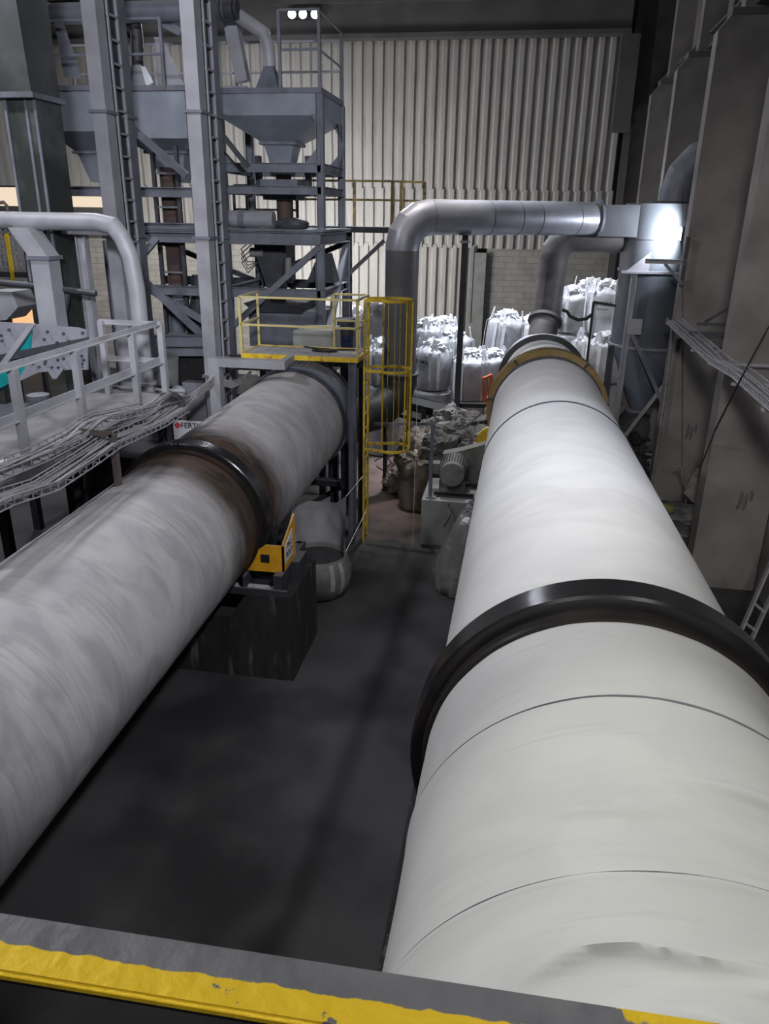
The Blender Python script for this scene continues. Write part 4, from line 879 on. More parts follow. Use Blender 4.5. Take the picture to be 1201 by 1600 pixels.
h1, xa1, xb1, xc1, yc1 = hopper('blue grey hopper on gusseted grey legs, rightmost of the hopper row', (340, 500), YH, 2.0, zt1, zs1, zb1, .33, steel_blue)
h2, xa2, xb2, xc2, yc2 = hopper('blue grey hopper seen between the two elevator towers', (186, 292), YH, 2.0, P(240, 142, Y=YH).z, P(240, 216, Y=YH).z, P(240, 240, Y=YH + 1).z, .42, steel_blue)
h3, xa3, xb3, xc3, yc3 = hopper('blue grey hopper behind the dark duct and left elevator tower', (72, 160), YH, 2.0, P(120, 142, Y=YH).z, P(120, 205, Y=YH).z, P(130, 240, Y=YH + 1).z, .36, steel_blue)
# frame carrying the first hopper
hf = h1
zf0 = P(420, 356, Y=YH).z; zf1 = P(420, 262, Y=YH).z
for x in (xa1, xb1):
    for y in (YH, YH + 2.0):
        MB().beam((x, y, zf0), (x, y, zt1), .15, .15, 'H', up=(0, 1, 0)).build('post', steel, hf)
for z, hh in ((zf1, .18), (P(420, 297, Y=YH).z, .16)):
    for y in (YH, YH + 2): MB().beam((xa1, y, z), (xb1, y, z), .12, hh, 'I').build('cross_beam', steel, hf)
    for x in (xa1, xb1): MB().beam((x, YH, z), (x, YH + 2, z), .12, hh, 'I').build('cross_beam', steel, hf)
for y in (YH - .02, YH + 2.0):
    for x, s_ in ((xa1, 1), (xb1, -1)):
        MB().prism([(x, y, zf1 + .05), (x + s_ * .38, y, zf1 + .05), (x, y, zf1 + .45)], (0, .02, 0)).build('gusset', steel, hf)
        MB().prism([(x, y, zs1 + .02), (x + s_ * .2, y, zs1 + .02), (x, y, zs1 - .35)], (0, .02, 0)).build('gusset', steel, hf)
for x, s_ in ((xb1 + .0, 1),):
    MB().prism([(x, YH + 2, zs1), (x, YH + 1.6, zs1), (x, YH + 2, zs1 - .35)], (.02, 0, 0)).prism([(x, YH + 2, zf1), (x, YH + 1.5, zf1), (x, YH + 2, zf1 + .45)], (.02, 0, 0)).build('gusset', steel, hf)
vb = thing('weigh_valve', 'grey valve box with rust red downpipe below the right hand hopper', 'valve', (xc1, yc1, zf0))
zv0, zv1 = P(430, 312, Y=YH + .6).z, P(430, 280, Y=YH + .6).z
MB().box(xc1 - .42, xc1 + .42, yc1 - .4, yc1 + .4, zv0 + .28, zv1).build('upper_box', steel, vb); MB().box(xc1 - .38, xc1 + .38, yc1 - .36, yc1 + .36, zv0, zv0 + .2).build('lower_box', steel_dark, vb)
MB().box(xc1 - .5, xc1 + .5, yc1 - .2, yc1 + .2, zv0 + .2, zv0 + .3).build('slide_plate', steel, vb)
MB().cyl((xc1, yc1, zf0 - .1), (xc1, yc1, zb1 - .5), .17, seg=20).build('downpipe', rust_pipe, vb, smooth=S)
for k in (-1, 1): MB().box(xc1 + k * .52, xc1 + k * .62, yc1 - .1, yc1 + .1, zv0 + .25, zv0 + .9).build('hanger', steel_dark, vb)
# deck and lower frame below
lf = thing('braced_tower', 'large grey braced steel tower under the right hand hopper', 'steel tower', (xc1, yc1, 0))
x0f, x1f = P(345, 400, Y=YH - .3).x, P(500, 400, Y=YH - .3).x; y0f, y1f = YH - .3, YH + 2.3
zk = P(420, 372, Y=y0f).z; zm = P(420, 458, Y=y0f).z
xq0 = x0f - 2.6
for y in (y0f, y1f): MB().beam((xq0, y, zk), (x1f, y, zk), .2, .26, 'I', t=.02).build('main_beam', steel, lf)
for x in (x0f, x1f): MB().beam((x, y0f, zk), (x, y1f, zk), .2, .24, 'I', t=.02).build('main_beam', steel, lf)
MB().box(xq0, x1f + .1, y0f - .1, y1f + .1, zk + .14, zk + .18).build('deck_plate', steel, lf)
for x in (x0f - .0, x1f):
    for y in (y0f, y1f): MB().beam((x, y, 0), (x, y, zk - .12), .17, .17, 'H', up=(0, 1, 0), t=.016).build('column', steel, lf)
MB().beam((xq0, y0f, 0), (xq0, y0f, zk - .12), .17, .17, 'H', up=(0, 1, 0)).build('column', steel, lf)
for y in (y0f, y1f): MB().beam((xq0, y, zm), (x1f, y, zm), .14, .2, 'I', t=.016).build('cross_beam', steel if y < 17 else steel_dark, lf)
for x in (x0f, x1f): MB().beam((x, y0f, zm), (x, y1f, zm), .14, .18, 'C', t=.016).build('cross_beam', steel, lf)
MB().beam((x0f, y0f - .03, zm - .9), (x1f, y0f - .03, zk - .15), .12, .14, 'C', up=(0, 1, 0)).build('diagonal_brace', steel, lf)
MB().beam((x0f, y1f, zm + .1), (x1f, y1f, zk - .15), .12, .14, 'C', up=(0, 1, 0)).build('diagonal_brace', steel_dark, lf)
MB().beam((x1f, y0f, zm - 1.6), (x1f, y1f, zk - .15), .12, .14, 'C', up=(1, 0, 0)).build('diagonal_brace', steel, lf)
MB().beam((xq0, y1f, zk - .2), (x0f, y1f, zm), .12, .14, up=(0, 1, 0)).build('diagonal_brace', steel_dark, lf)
MB().beam((xq0 + .1, y0f, zm + .4), (x0f, y0f, zm - .9), .12, .16, 'C', up=(0, 1, 0)).build('diagonal_brace', steel, lf)
for zq_ in (2.9, 1.9): MB().beam((xq0, y0f + .3, zq_), (x1f, y0f + .3, zq_), .14, .18, 'I', t=.016).build('cross_beam', steel_dark, lf)
tag(MB().beam(V(x1f, y1f, zm + .2), P(600, 376, Y=y1f + .3), .09, .09, 'L', up=(0, 1, 0)).build('stay', steel_dark), 'slanting stay between the frame and the exhaust duct', 'stay')
# feeder and machines inside the frame
fd = thing('screw_feeder', 'dark valve and chute cluster hanging inside the braced frame', 'feeder', (xc1, yc1, zm))
z1_, z2_, z3_ = P(430, 375, Y=YH + .8).z, P(430, 402, Y=YH + .8).z, P(430, 432, Y=YH + .8).z
xf = P(430, 400, Y=YH + .8).x
MB().box(xf - .3, xf + .28, yc1 - .3, yc1 + .3, z2_, z1_).build('upper_flange_box', steel_dark, fd)
MB().hull([(xf - .2, yc1 - .3, z3_ - .25), (xf + .1, yc1 - .3, z3_ - .25), (xf + .1, yc1 + .3, z3_ - .25), (xf - .2, yc1 + .3, z3_ - .25)], [(xf - .4, yc1 - .35, z2_), (xf + .25, yc1 - .35, z2_), (xf + .25, yc1 + .35, z2_), (xf - .4, yc1 + .35, z2_)]).build('valve_body', steel_dark, fd)
MB().cyl((xf - .1, yc1 - .1, zm - 1.1), (xf + .0, yc1, z3_ - .2), .2, seg=20).build('chute', steel, fd, smooth=S)
MB().hull([(xf + .75, yc1 - .3, z3_ - .1), (xf + 1.4, yc1 - .3, z3_ - .1), (xf + 1.4, yc1 + .3, z3_ - .1), (xf + .75, yc1 + .3, z3_ - .1)], [(xf + 1.0, yc1 - .15, z2_ + .1), (xf + 1.25, yc1 - .15, z2_ + .1), (xf + 1.25, yc1 + .15, z2_ + .1), (xf + 1.0, yc1 + .15, z2_ + .1)]).build('side_hood', steel_dark, fd)
MB().cyl((xf - .55, yc1 - .3, z2_ + .1), (xf - .25, yc1 - .3, z2_ + .1), .1, seg=14).cyl((xf + .3, yc1 - .2, z2_), (xf + .3, yc1 - .2, z2_ - .55), .08, seg=12).build('actuator', motor_m, fd, smooth=S)
for k in range(4): MB().tube([V(xf - .5, yc1 - .35, z1_ - .1 * k), V(xf - .72, yc1 - .45, z1_ - .2 - .1 * k), V(xf - .6, yc1 - .4, z2_ - .1 - .08 * k), V(xf - .35, yc1 - .35, z2_ - .1)], .012, 6).build('hose', rubber, fd, smooth=1)
bx = thing('mixer_trough', 'dark steel trough with pale front standing inside the lower frame', 'machine', P(450, 560, Y=YH + .4))
MB().box(P(385, 520, Y=YH).x, P(500, 520, Y=YH).x, YH + .2, YH + 1.6, P(440, 545, Y=YH).z, P(440, 488, Y=YH).z).build('body', steel, bx)
MB().hull([V(P(395, 495, Y=YH).x, YH + .1, P(440, 490, Y=YH).z), V(P(470, 495, Y=YH).x, YH + .1, P(440, 490, Y=YH).z), V(P(470, 495, Y=YH).x, YH + 1.6, P(440, 490, Y=YH).z), V(P(395, 495, Y=YH).x, YH + 1.6, P(440, 490, Y=YH).z)],
          [V(P(380, 478, Y=YH).x, YH, P(440, 476, Y=YH).z), V(P(468, 478, Y=YH).x, YH, P(440, 476, Y=YH).z), V(P(468, 478, Y=YH).x, YH + 1.7, P(440, 476, Y=YH).z), V(P(380, 478, Y=YH).x, YH + 1.7, P(440, 476, Y=YH).z)]).build('inlet_funnel', steel_dark, bx)
MB().box(P(350, 520, Y=YH).x, P(520, 520, Y=YH).x, YH + .1, YH + 1.8, 1.9, 2.2).build('base_frame', black, bx)
for x in (P(365, 520, Y=YH).x, P(510, 520, Y=YH).x): MB().beam((x, YH + .4, 0), (x, YH + .4, 2.0), .15, .15).build('leg', steel_dark, bx)
sm_ = thing('gear_motor', 'blue geared motor with dark top behind the platform rail', 'motor', P(540, 545, Y=16.2))
mc = P(540, 532, Y=16.2); MB().cyl(mc - V(0, 0, .35), mc + V(0, 0, .1), .16, seg=20).build('gearbox', mat('deep_blue_paint', (.035, .055, .14), (.03, .045, .11), .4), sm_, smooth=S)
MB().cyl(mc + V(0, 0, .1), mc + V(0, 0, .42), .19, seg=20).cyl(mc + V(0, 0, .42), mc + V(0, 0, .46), .21, seg=20).build('motor_body', steel_dark, sm_, smooth=S)
MB().beam((mc.x, mc.y, 0), (mc.x, mc.y, mc.z - .35), .2, .2).build('pedestal', steel_dark, sm_)
# horizontal grey pipe on the deck of the frame
gp = thing('deck_pipe', 'pale grey pipe with collars lying on the frame deck below the valve box', 'pipe', P(390, 352, Y=YH + .4))
g0, g1 = P(352, 344, Y=YH + .5), P(428, 345, Y=YH + .5); g1.z = g0.z = zk + .18 + .19
MB().cyl(g0, g1, .17, seg=24).build('barrel', steel_light, gp, smooth=S)
MB().cyl(g0.lerp(g1, .3), g0.lerp(g1, .42), .19, seg=24).build('collar', steel, gp, smooth=S)
MB().blob(P(455, 350, Y=YH + .7) + V(0, 0, -.02), .38, .25, .15, .15, 2, 4, 3).build('cover', steel_dark, gp, smooth=1)
# top of the hoppers: rails and pipes
def rails(label, pts, zbase, hgt, m, name='top_railing', posts=True, r=.025):
    t = thing(name, label, 'railing', V(*pts[0], zbase))
    for k, z in enumerate((zbase + hgt, zbase + hgt * .5)):
        for a, b2 in zip(pts, pts[1:]): MB().beam(V(*a, z), V(*b2, z), r * 2, r * 2, 'L', t=.012).build('rail', m, t)
    for p in pts: MB().beam(V(*p, zbase), V(*p, zbase + hgt), r * 2.4, r * 2.4, 'L', up=(0, 1, 0), t=.012).build('post', m, t)
    return t
rails('grey railing on top of the right hand hopper', [(P(437, 100, Y=YH).x, YH), (xb1, YH), (xb1, YH + 2)], zt1 + .1, 1.35, steel)
rails('grey railing along the back of the hopper tops', [(xa3 - .4, YH + 2.1), (xa2, YH + 2.1), (xb2 + .4, YH + 2.1), (xa1 + .4, YH + 2.1), (xb1, YH + 2.1)], zt1 + .1, 1.2, steel_light)
rails('grey railing on the tops of the two left hoppers', [(xa3, YH - .05), (xa2, YH - .05), (xb2 - .4, YH - .05)], zt1 + .1, 1.25, steel)
uc = thing('conveying_pipe', 'thick dark overhead pipe ending open above the right hand hopper', 'pipe', P(220, 20, Y=YH + .5))
u0, u1 = P(75, 22, Y=YH + .6), P(372, 20, Y=YH + .6); u1.z = u0.z
MB().cyl(u0, u1 - V(.28, 0, 0), .2, seg=24).build('barrel', steel, uc, smooth=S)
MB().cyl(u1 - V(.3, 0, 0), u1 - V(.08, 0, 0), .19, seg=24).cyl(u1 - V(.06, 0, 0), u1, .17, seg=24).cyl(u1 - V(.35, 0, 0), u1 - V(.30, 0, 0), .22, seg=24).build('end_collar', steel_dark, uc, smooth=S)
MB().cyl(u0 + V(0, 0, .32), V(P(340, 8, Y=YH + .6).x, u0.y, u0.z + .3), .07, seg=12).build('side_pipe', steel, uc, smooth=S)
ch1 = thing('feed_chute', 'grey bent feed pipe with cone dropping into the right hand hopper', 'chute', P(421, 140, Y=YH + .8))
yy = YH + .8
MB().tube([P(372, 24, Y=yy), P(412, 52, Y=yy), P(419, 75, Y=yy), P(421, 105, Y=yy)], .135, 16).build('pipe', steel_light, ch1, smooth=.4)
c0 = P(421, 105, Y=yy); MB().hull([(c0.x - .27, yy - .27, zt1 + .1), (c0.x + .27, yy - .27, zt1 + .1), (c0.x + .27, yy + .27, zt1 + .1), (c0.x - .27, yy + .27, zt1 + .1)], [(c0.x - .1, yy - .1, c0.z), (c0.x + .1, yy - .1, c0.z), (c0.x + .1, yy + .1, c0.z), (c0.x - .1, yy + .1, c0.z)]).build('cone', steel, ch1)
ch2 = thing('feed_chute', 'square grey chute slanting down beside the bent feed pipe', 'chute', P(380, 135, Y=YH + 1.2))
MB().beam(P(361, 30, Y=YH + 1.2), P(369, 75, Y=YH + 1.2), .28, .28, up=(0, 1, 0)).beam(P(369, 70, Y=YH + 1.2), P(380, 128, Y=YH + 1.2), .26, .26, up=(0, 1, 0)).build('shaft', steel_light, ch2)
MB().box(P(348, 132, Y=YH + 1.2).x, P(388, 132, Y=YH + 1.2).x, YH + 1, YH + 1.5, zt1 + .1, zt1 + .28).build('seat_box', steel_light, ch2)
ch3 = thing('feed_chute', 'pale cone and pipe standing on the hopper between the towers', 'chute', P(212, 140, Y=YH + .8))
c1 = P(215, 103, Y=yy); z0_ = P(215, 140, Y=YH).z + .1
MB().hull([(c1.x - .34, yy - .3, z0_), (c1.x + .3, yy - .3, z0_), (c1.x + .3, yy + .3, z0_), (c1.x - .34, yy + .3, z0_)], [(c1.x - .12, yy - .12, c1.z), (c1.x + .12, yy - .12, c1.z), (c1.x + .12, yy + .12, c1.z), (c1.x - .12, yy + .12, c1.z)]).build('cone', steel_light, ch3)
MB().tube([c1, P(214, 60, Y=yy), P(212, 42, Y=yy), P(196, 28, Y=yy)], .13, 16).build('pipe', duct_dark, ch3, smooth=.4)
ch4 = thing('feed_chute', 'second pale cone chute partly behind the right elevator tower', 'chute', P(278, 138, Y=YH + .8))
MB().hull([P(262, 138, Y=yy), P(290, 138, Y=yy), P(290, 138, Y=yy + .4), P(262, 138, Y=yy + .4)], [P(240, 58, Y=yy), P(254, 58, Y=yy), P(254, 58, Y=yy + .2), P(240, 58, Y=yy + .2)]).build('cone', steel_light, ch4)
MB().beam(P(228, 20, Y=yy), P(285, 52, Y=yy), .2, .16).build('pipe', steel, ch4)
ch5 = thing('feed_chute', 'pale slanted chute between the dark duct and the left tower', 'chute', P(120, 130, Y=YH + .3))
MB().hull([P(100, 120, Y=YH + .3), P(128, 124, Y=YH + .3), P(128, 124, Y=YH + .7), P(100, 120, Y=YH + .7)], [P(84, 30, Y=YH + .3), P(98, 30, Y=YH + .3), P(98, 30, Y=YH + .7), P(84, 30, Y=YH + .7)]).build('shaft', steel, ch5)
# downpipe with ladder frame under the middle hopper
dp = thing('downpipe', 'rust stained downpipe with collar dropping from the hopper between the towers', 'pipe', (xc2 + .3, yc2, 0))
xd_ = P(272, 380, Y=YH + .4).x; yd = YH + .4
MB().beam((xd_, yd, P(272, 450, Y=yd).z), (xd_, yd, P(262, 262, Y=yd).z), .3, .3).build('shaft', rust_pipe, dp)
MB().box(xd_ - .22, xd_ + .2, yd - .2, yd + .2, P(272, 468, Y=yd).z, P(272, 450, Y=yd).z).build('collar', steel, dp)
MB().tube([V(xd_ - .02, yd, P(272, 468, Y=yd).z), V(xd_ - .06, yd, P(272, 500, Y=yd).z), V(xd_ - .3, yd, P(272, 560, Y=yd).z), V(xd_ - .3, yd, .8)], .24, 20).build('lower_pipe', steel, dp, smooth=.4)
MB().tube([V(xd_ + .55, yd, P(272, 430, Y=yd).z), V(xd_ + .4, yd, P(272, 500, Y=yd).z), V(xd_ + .4, yd, 1.5)], .17, 16).build('side_pipe', steel_dark, dp, smooth=.4)
lf2 = thing('ladder', 'dark vertical ladder in front of the rust stained downpipe', 'ladder', (xd_, yd - .4, 0))
xl0, xl1 = P(247, 350, Y=YH).x, P(283, 350, Y=YH).x
for x in (xl0, xl1): MB().beam((x, YH, 1.5), (x, YH, P(250, 228, Y=YH).z), .08, .08, 'L', up=(0, 1, 0)).build('stile', steel_dark, lf2)
z = 2.2
while z < P(250, 228, Y=YH).z + .05: MB().beam((xl0, YH, z), (xl1, YH, z), .04, .04).build('rung', steel, lf2); z += .68
# long cross beams tying the left structure
for k, (b2, y, lb) in enumerate(((300, YH - .1, 'upper dark beam tying the hopper frames behind the towers'), (355, YH - .35, 'deck level beam tying the hopper frames behind the towers'))):
    z = P(220, b2, Y=y).z; tag(MB().beam((xa3 - .6, y, z), (x0f - .1, y, z), .16, .2, 'I', t=.02).build('tie_beam', steel), lb, 'beam')
for k, (pts, lb) in enumerate((([(200, 195), (292, 275)], 'diagonal brace from the left tower to the middle hopper frame'), ([(216, 430), (322, 530)], 'wide diagonal brace below the deck between the towers'), ([(205, 420), (245, 372)], 'short brace rising behind the left tower'), ([(335, 195), (388, 262)], 'dark rod slanting behind the right tower'))):
    tag(MB().beam(P(*pts[0], Y=15.6), P(*pts[1], Y=15.8), .13 if k < 3 else .08, .1, 'C' if k < 3 else 'box', up=(0, 1, 0)).build('brace', steel if k < 3 else steel_dark), lb, 'brace')
for k, (x, y, lb) in enumerate(((xa3, YH, 'left rear column of the hopper row'), (xb3 + .1, YH, 'column between the two left hoppers'), (xb2, YH + 2, 'rear column behind the right tower'), (P(232, 400, Y=YH).x - .3, YH + 2, 'dark rear column behind the middle hopper'))):
    tag(MB().beam((x, y, 0), (x, y, zt1 - .1), .15, .15, 'H', up=(0, 1, 0), t=.015).build('steel_column', steel_dark if k % 2 else steel), lb, 'column')
# dark machinery low behind the walkway
lm = thing('crusher', 'dark low machine with pipes standing behind the cable bundle', 'machine', P(270, 620, Y=15.0))
MB().box(P(205, 600, Y=15.2).x, P(325, 600, Y=15.2).x, 15.2, 16.6, .6, P(270, 545, Y=15.2).z).build('body', black, lm)
MB().beam(P(228, 532, Y=15.0), P(325, 532, Y=15.0), .2, .22, 'I').beam(P(225, 550, Y=14.9), P(325, 550, Y=14.9), .16, .14).build('cover_beams', steel, lm)
MB().cyl(P(262, 556, Y=14.8), P(262, 600, Y=14.8), .22, seg=20).build('feed_pipe', concrete_pale, lm, smooth=S)
MB().cyl(P(140, 602, Y=13.0), P(290, 612, Y=13.0), .035, seg=10).build('rail_pipe', steel_light, lm, smooth=S)
MB().box(P(205, 660, Y=15.2).x, P(325, 660, Y=15.2).x, 15.3, 16.5, 0, .6).build('base', steel_dark, lm)
wt = thing('water_tank', 'white plastic tank glimpsed between the left machines', 'tank', P(305, 660, Y=14.8))
MB().box(P(288, 640, Y=14.9).x, P(322, 640, Y=14.9).x, 14.9, 15.15, .8, P(300, 598, Y=14.9).z).build('body', white_plate, wt); MB().blob(P(278, 612, Y=14.6), .16, .16, .13, .1, 2, 2, 3).build('lid', plastic_white, wt, smooth=1)
MB().box(P(288, 640, Y=14.9).x, P(322, 640, Y=14.9).x, 14.9, 15.15, 0, .8).build('base', steel_dark, wt)
# dark things under the walkway and along the kiln
for k, (a, b2, y, s_, mm) in enumerate(((40, 815, 7.6, .12, crumple), (60, 830, 7.7, .10, crumple), (12, 815, 7.0, .1, plastic_white), (20, 840, 7.2, .06, plastic_white), (105, 775, 8.4, .07, crumple), (120, 760, 8.8, .09, crumple))):
    p = P(a, b2, Y=y); 
    tag(MB().blob((p.x, p.y, .55 + .07), s_ * 1.2, s_, s_ * .7, .5, 2.4, k, 3).build('rubble_piece', mm, smooth=1), 'pale scrap lying in the dark under the walkway, ' + ('largest lump', 'lump beside the largest one', 'white piece at the left edge', 'small white piece', 'small lump further along', 'lump nearest the tray bracket')[k], 'scrap', 'scraps below the walkway')
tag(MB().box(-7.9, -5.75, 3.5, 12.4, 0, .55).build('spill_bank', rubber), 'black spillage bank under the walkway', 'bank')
kb = P(215, 705, Y=10.6)
tag(MB().box(kb.x - .5, kb.x + .6, 10.4, 11.4, 0, kb.z - .05).build('gear_box', steel_dark), 'dark machine box between lower cable tray and left kiln', 'machine')
# cage door at the far left, seen beside the branch duct
gd = thing('mesh_gate', 'tall steel mesh gate with yellow post at the far left', 'gate', P(30, 415, Y=20))
wm = MB()
for k in range(7): z = P(20, 352 + 11 * k, Y=20).z; wm.beam(V(P(-20, 380, Y=20).x, 20, z), V(P(46, 380, Y=20).x, 20, z), .03, .03)
for k in range(9): x = P(-20 + 8 * k, 380, Y=20).x; wm.beam((x, 20, P(20, 420, Y=20).z), (x, 20, P(20, 350, Y=20).z), .03, .03)
wm.build('mesh', steel_light, gd)
MB().beam(P(10, 365, Y=19.9), P(22, 445, Y=19.9), .1, .06, up=(0, 1, 0)).build('post', yellow, gd)
MB().box(P(-20, 420, Y=20).x, P(48, 420, Y=20).x, 19.9, 20.1, P(20, 424, Y=20).z - .15, P(20, 424, Y=20).z).build('sill', steel_dark, gd)
MB().beam(V(P(46, 420, Y=20).x, 20, 0), V(P(46, 420, Y=20).x, 20, P(20, 345, Y=20).z), .12).beam(V(P(-20, 420, Y=20).x, 20, 0), V(P(-20, 420, Y=20).x, 20, P(20, 345, Y=20).z), .12).build('frame_post', steel_dark, gd)
sh = thing('storage_bin', 'pale grey bin top at the left edge below the mesh gate', 'bin', P(10, 500, Y=13.5))
pl([(-20, 455), (18, 456), (28, 480), (10, 500), (-20, 502)], 13.2, .6, steel_light, 'body', sh)
MB().beam(P(5, 470, Y=13.4), V(P(5, 470, Y=13.4).x, 13.4, 0), .15).build('leg', steel_dark, sh)

# ================================================================ PLATFORM WITH YELLOW RAIL BY THE END WALL
YZ = 20.5
bp_ = thing('service_platform', 'narrow dark platform with worn yellow railing before the end wall', 'platform', P(590, 356, Y=YZ))
zpl = P(590, 355, Y=YZ).z; zrl = P(590, 283, Y=YZ).z
xs_ = [P(a, 300, Y=YZ).x for a in (535, 613, 660)]; xz0 = P(440, 300, Y=YZ).x
MB().box(xz0, xs_[2] + .05, YZ, YZ + 1.0, zpl - .14, zpl).build('deck', steel_dark, bp_)
for z in (zrl, (zrl + zpl) / 2 + .1):
    MB().beam((xz0, YZ, z), (xs_[1], YZ, z), .05, .05).build('rail', yellow_dull, bp_); 
    MB().beam((xs_[1], YZ, z), (xs_[2], YZ + .4, z), .05, .05).build('rail', yellow_dull, bp_)
for x, y in ((xz0, YZ), (xs_[0], YZ), (xs_[0] + .12, YZ + .9), (xs_[1], YZ), (xs_[1] + .15, YZ + .5), (xs_[2], YZ + .4)):
    MB().beam((x, y, zpl), (x, y, zrl), .08, .06, up=(0, 1, 0)).build('rail_post', yellow_dull, bp_)
for x in (xz0, xs_[0]): MB().beam((x, YZ + .8, 0), (x, YZ + .8, zpl - .14), .14, .14, 'H', up=(0, 1, 0)).build('leg', steel_dark, bp_)
rails('rusty railing on the deck behind the valve box', [(P(365, 300, Y=YZ).x, YZ), (P(385, 300, Y=YZ).x, YZ), (P(455, 300, Y=YZ).x, YZ), (xz0 + .4, YZ)], zk + .0, 1.15, rust_pipe, 'deck_railing')
# three lamps on the roof beam
for k, a in enumerate((456, 473, 492)):
    p = P(a, 22, Y=29.2); t = thing('floodlight', ('left one of the three lit floodlights at the roof beam', 'middle one of the three lit floodlights at the roof beam', 'right one of the three lit floodlights at the roof beam')[k], 'floodlight', p, 'floodlights at the roof beam')
    MB().box(p.x - .16, p.x + .16, 29.2, 29.32, p.z - .14, p.z + .14).build('housing', steel_dark, t)
    MB().lathe([(0, .02), (.0, .13), (.014, .13)], (p.x, 29.185, p.z), (0, 1, 0), 20).build('lens', lampface, t, label='glowing lens')
    MB().beam(V(p.x, 29.32, p.z), V(p.x, 29.42, p.z), .04).build('mount', steel_dark, t)
#%%BAGS
# ================================================================ BULK BAGS
def bag_proto(label, seed, printed, m=plastic_white, r=.5, h=1.12, ink_m=ink):
    t = thing('bulk_bag', label, 'bulk bag', (0, 0, 0), 'white bulk bags at the end wall')
    mb = MB(); seg = 40; rings = []
    prof = [(0, .86), (.03, .93), (.12, .985), (.3, 1.02), (.5, 1.03), (.7, 1.01), (.85, .985), (.93, .96), (.965, .9), (1.0, .74), (1.05, .58), (1.09, .44), (1.12, .3), (1.13, .15)]
    for zf, rf in prof:
        rg2 = []
        for j in range(seg):
            a = 2 * PI * j / seg
            sq = 1 / max(abs(math.cos(a)), abs(math.sin(a))) ** .28   # slightly square
            wob = 1 + (.02 if zf < .93 else .10) * noise.noise(Vector((math.cos(a) * 2.2 + seed, math.sin(a) * 2.2, zf * 4)))
            if zf > .93: wob *= 1 + .10 * math.sin(a * 11 + seed) * min(1, (zf - .93) * 6)
            rr = r * rf * sq * wob
            dz = (.09 * noise.noise(Vector((math.cos(a) * 3, math.sin(a) * 3, seed + zf * 3))) if zf > .95 else 0)
            rg2.append(mb.b.verts.new((rr * math.cos(a) * .97, rr * math.sin(a) * .97, h * zf + dz)))
        rings.append(rg2)
    for a, z in zip(rings, rings[1:]):
        for j in range(seg): mb.b.faces.new((a[j], a[(j + 1) % seg], z[(j + 1) % seg], z[j]))
    mb.b.faces.new(rings[0][::-1]); mb.b.faces.new(rings[-1])
    mb.build('body', m, t, smooth=1.1)
    MB().blob((.03, .02, h * 1.12), r * .5, r * .46, .13, .75, 2.6, seed * 3, 4, False).build('gathered_top', strap_m if m is plastic_white else m, t, smooth=.9, label='gathered top in a brighter, lit tone' if m is plastic_white else None)  # white tops use paler webbing colour, painting in light from above
    for k in range(4):
        a = PI / 4 + k * PI / 2; sm = MB()
        for d in (-.22, .22):                              # band up the side, then the lifting loop
            aa = a + d; c, s_ = math.cos(aa), math.sin(aa); rr = r * 1.06 * 1.09
            pts = [V(rr * .9 * c, rr * .9 * s_, .03), V(rr * c, rr * s_, .3), V(rr * c, rr * s_, .75), V(rr * .97 * c, rr * .97 * s_, h * .96)]
            for p, q in zip(pts, pts[1:]): sm.beam(p, q, .085, .012, up=(c, s_, 0))
        c, s_ = math.cos(a), math.sin(a)
        lp = [V(r * 1.04 * math.cos(a - .22), r * 1.04 * math.sin(a - .22), h * .95)]
        for f in range(7):
            g2 = f / 6; lp.append(V(r * (.93 - .1 * math.sin(g2 * PI)) * math.cos(a - .16 + .32 * g2), r * (.93 - .1 * math.sin(g2 * PI)) * math.sin(a - .16 + .32 * g2), h * 1.0 + .30 * math.sin(PI * g2) + rnd.uniform(-.02, .02)))
        lp.append(V(r * 1.04 * math.cos(a + .22), r * 1.04 * math.sin(a + .22), h * .95))
        for p, q in zip(lp, lp[1:]): sm.beam(p, q, .065, .018, up=(c, s_, .2))
        sm.build('lifting_strap', strap_m, t)
    if printed:
        R_ = r * 1.055
        def wrap(co, zc=.72):
            a = -PI / 2 + co.x / R_; return Vector(((R_ + co.z + .006) * math.cos(a), (R_ + co.z + .006) * math.sin(a), zc * h + co.y))
        text_mesh('FERTIMAX', .15, wrap, ink_m, 'printed_name', t)
        text_mesh('FERTILIZANTES', .045, lambda co: wrap(co, .6), ink_m, 'printed_line', t)
    return t
protoA = bag_proto('', 1.3, True); protoB = bag_proto('', 4.1, False); protoC = bag_proto('', 7.7, False, h=1.0)
used = set()
def place(pr_, px, pyb, Y, rot, label, s_=1.0, tilt=(0, 0), grp='white bulk bags at the end wall'):
    p = P(px, pyb, Y=Y)
    if pr_ not in used: used.add(pr_); o = pr_; o['label'] = label; o['group'] = grp
    else: o = dup(pr_, p, 0, label, grp)
    o.location = p; o.rotation_euler = (tilt[0], tilt[1], rot); o.scale = (s_,) * 3
    return o
base_y = {}
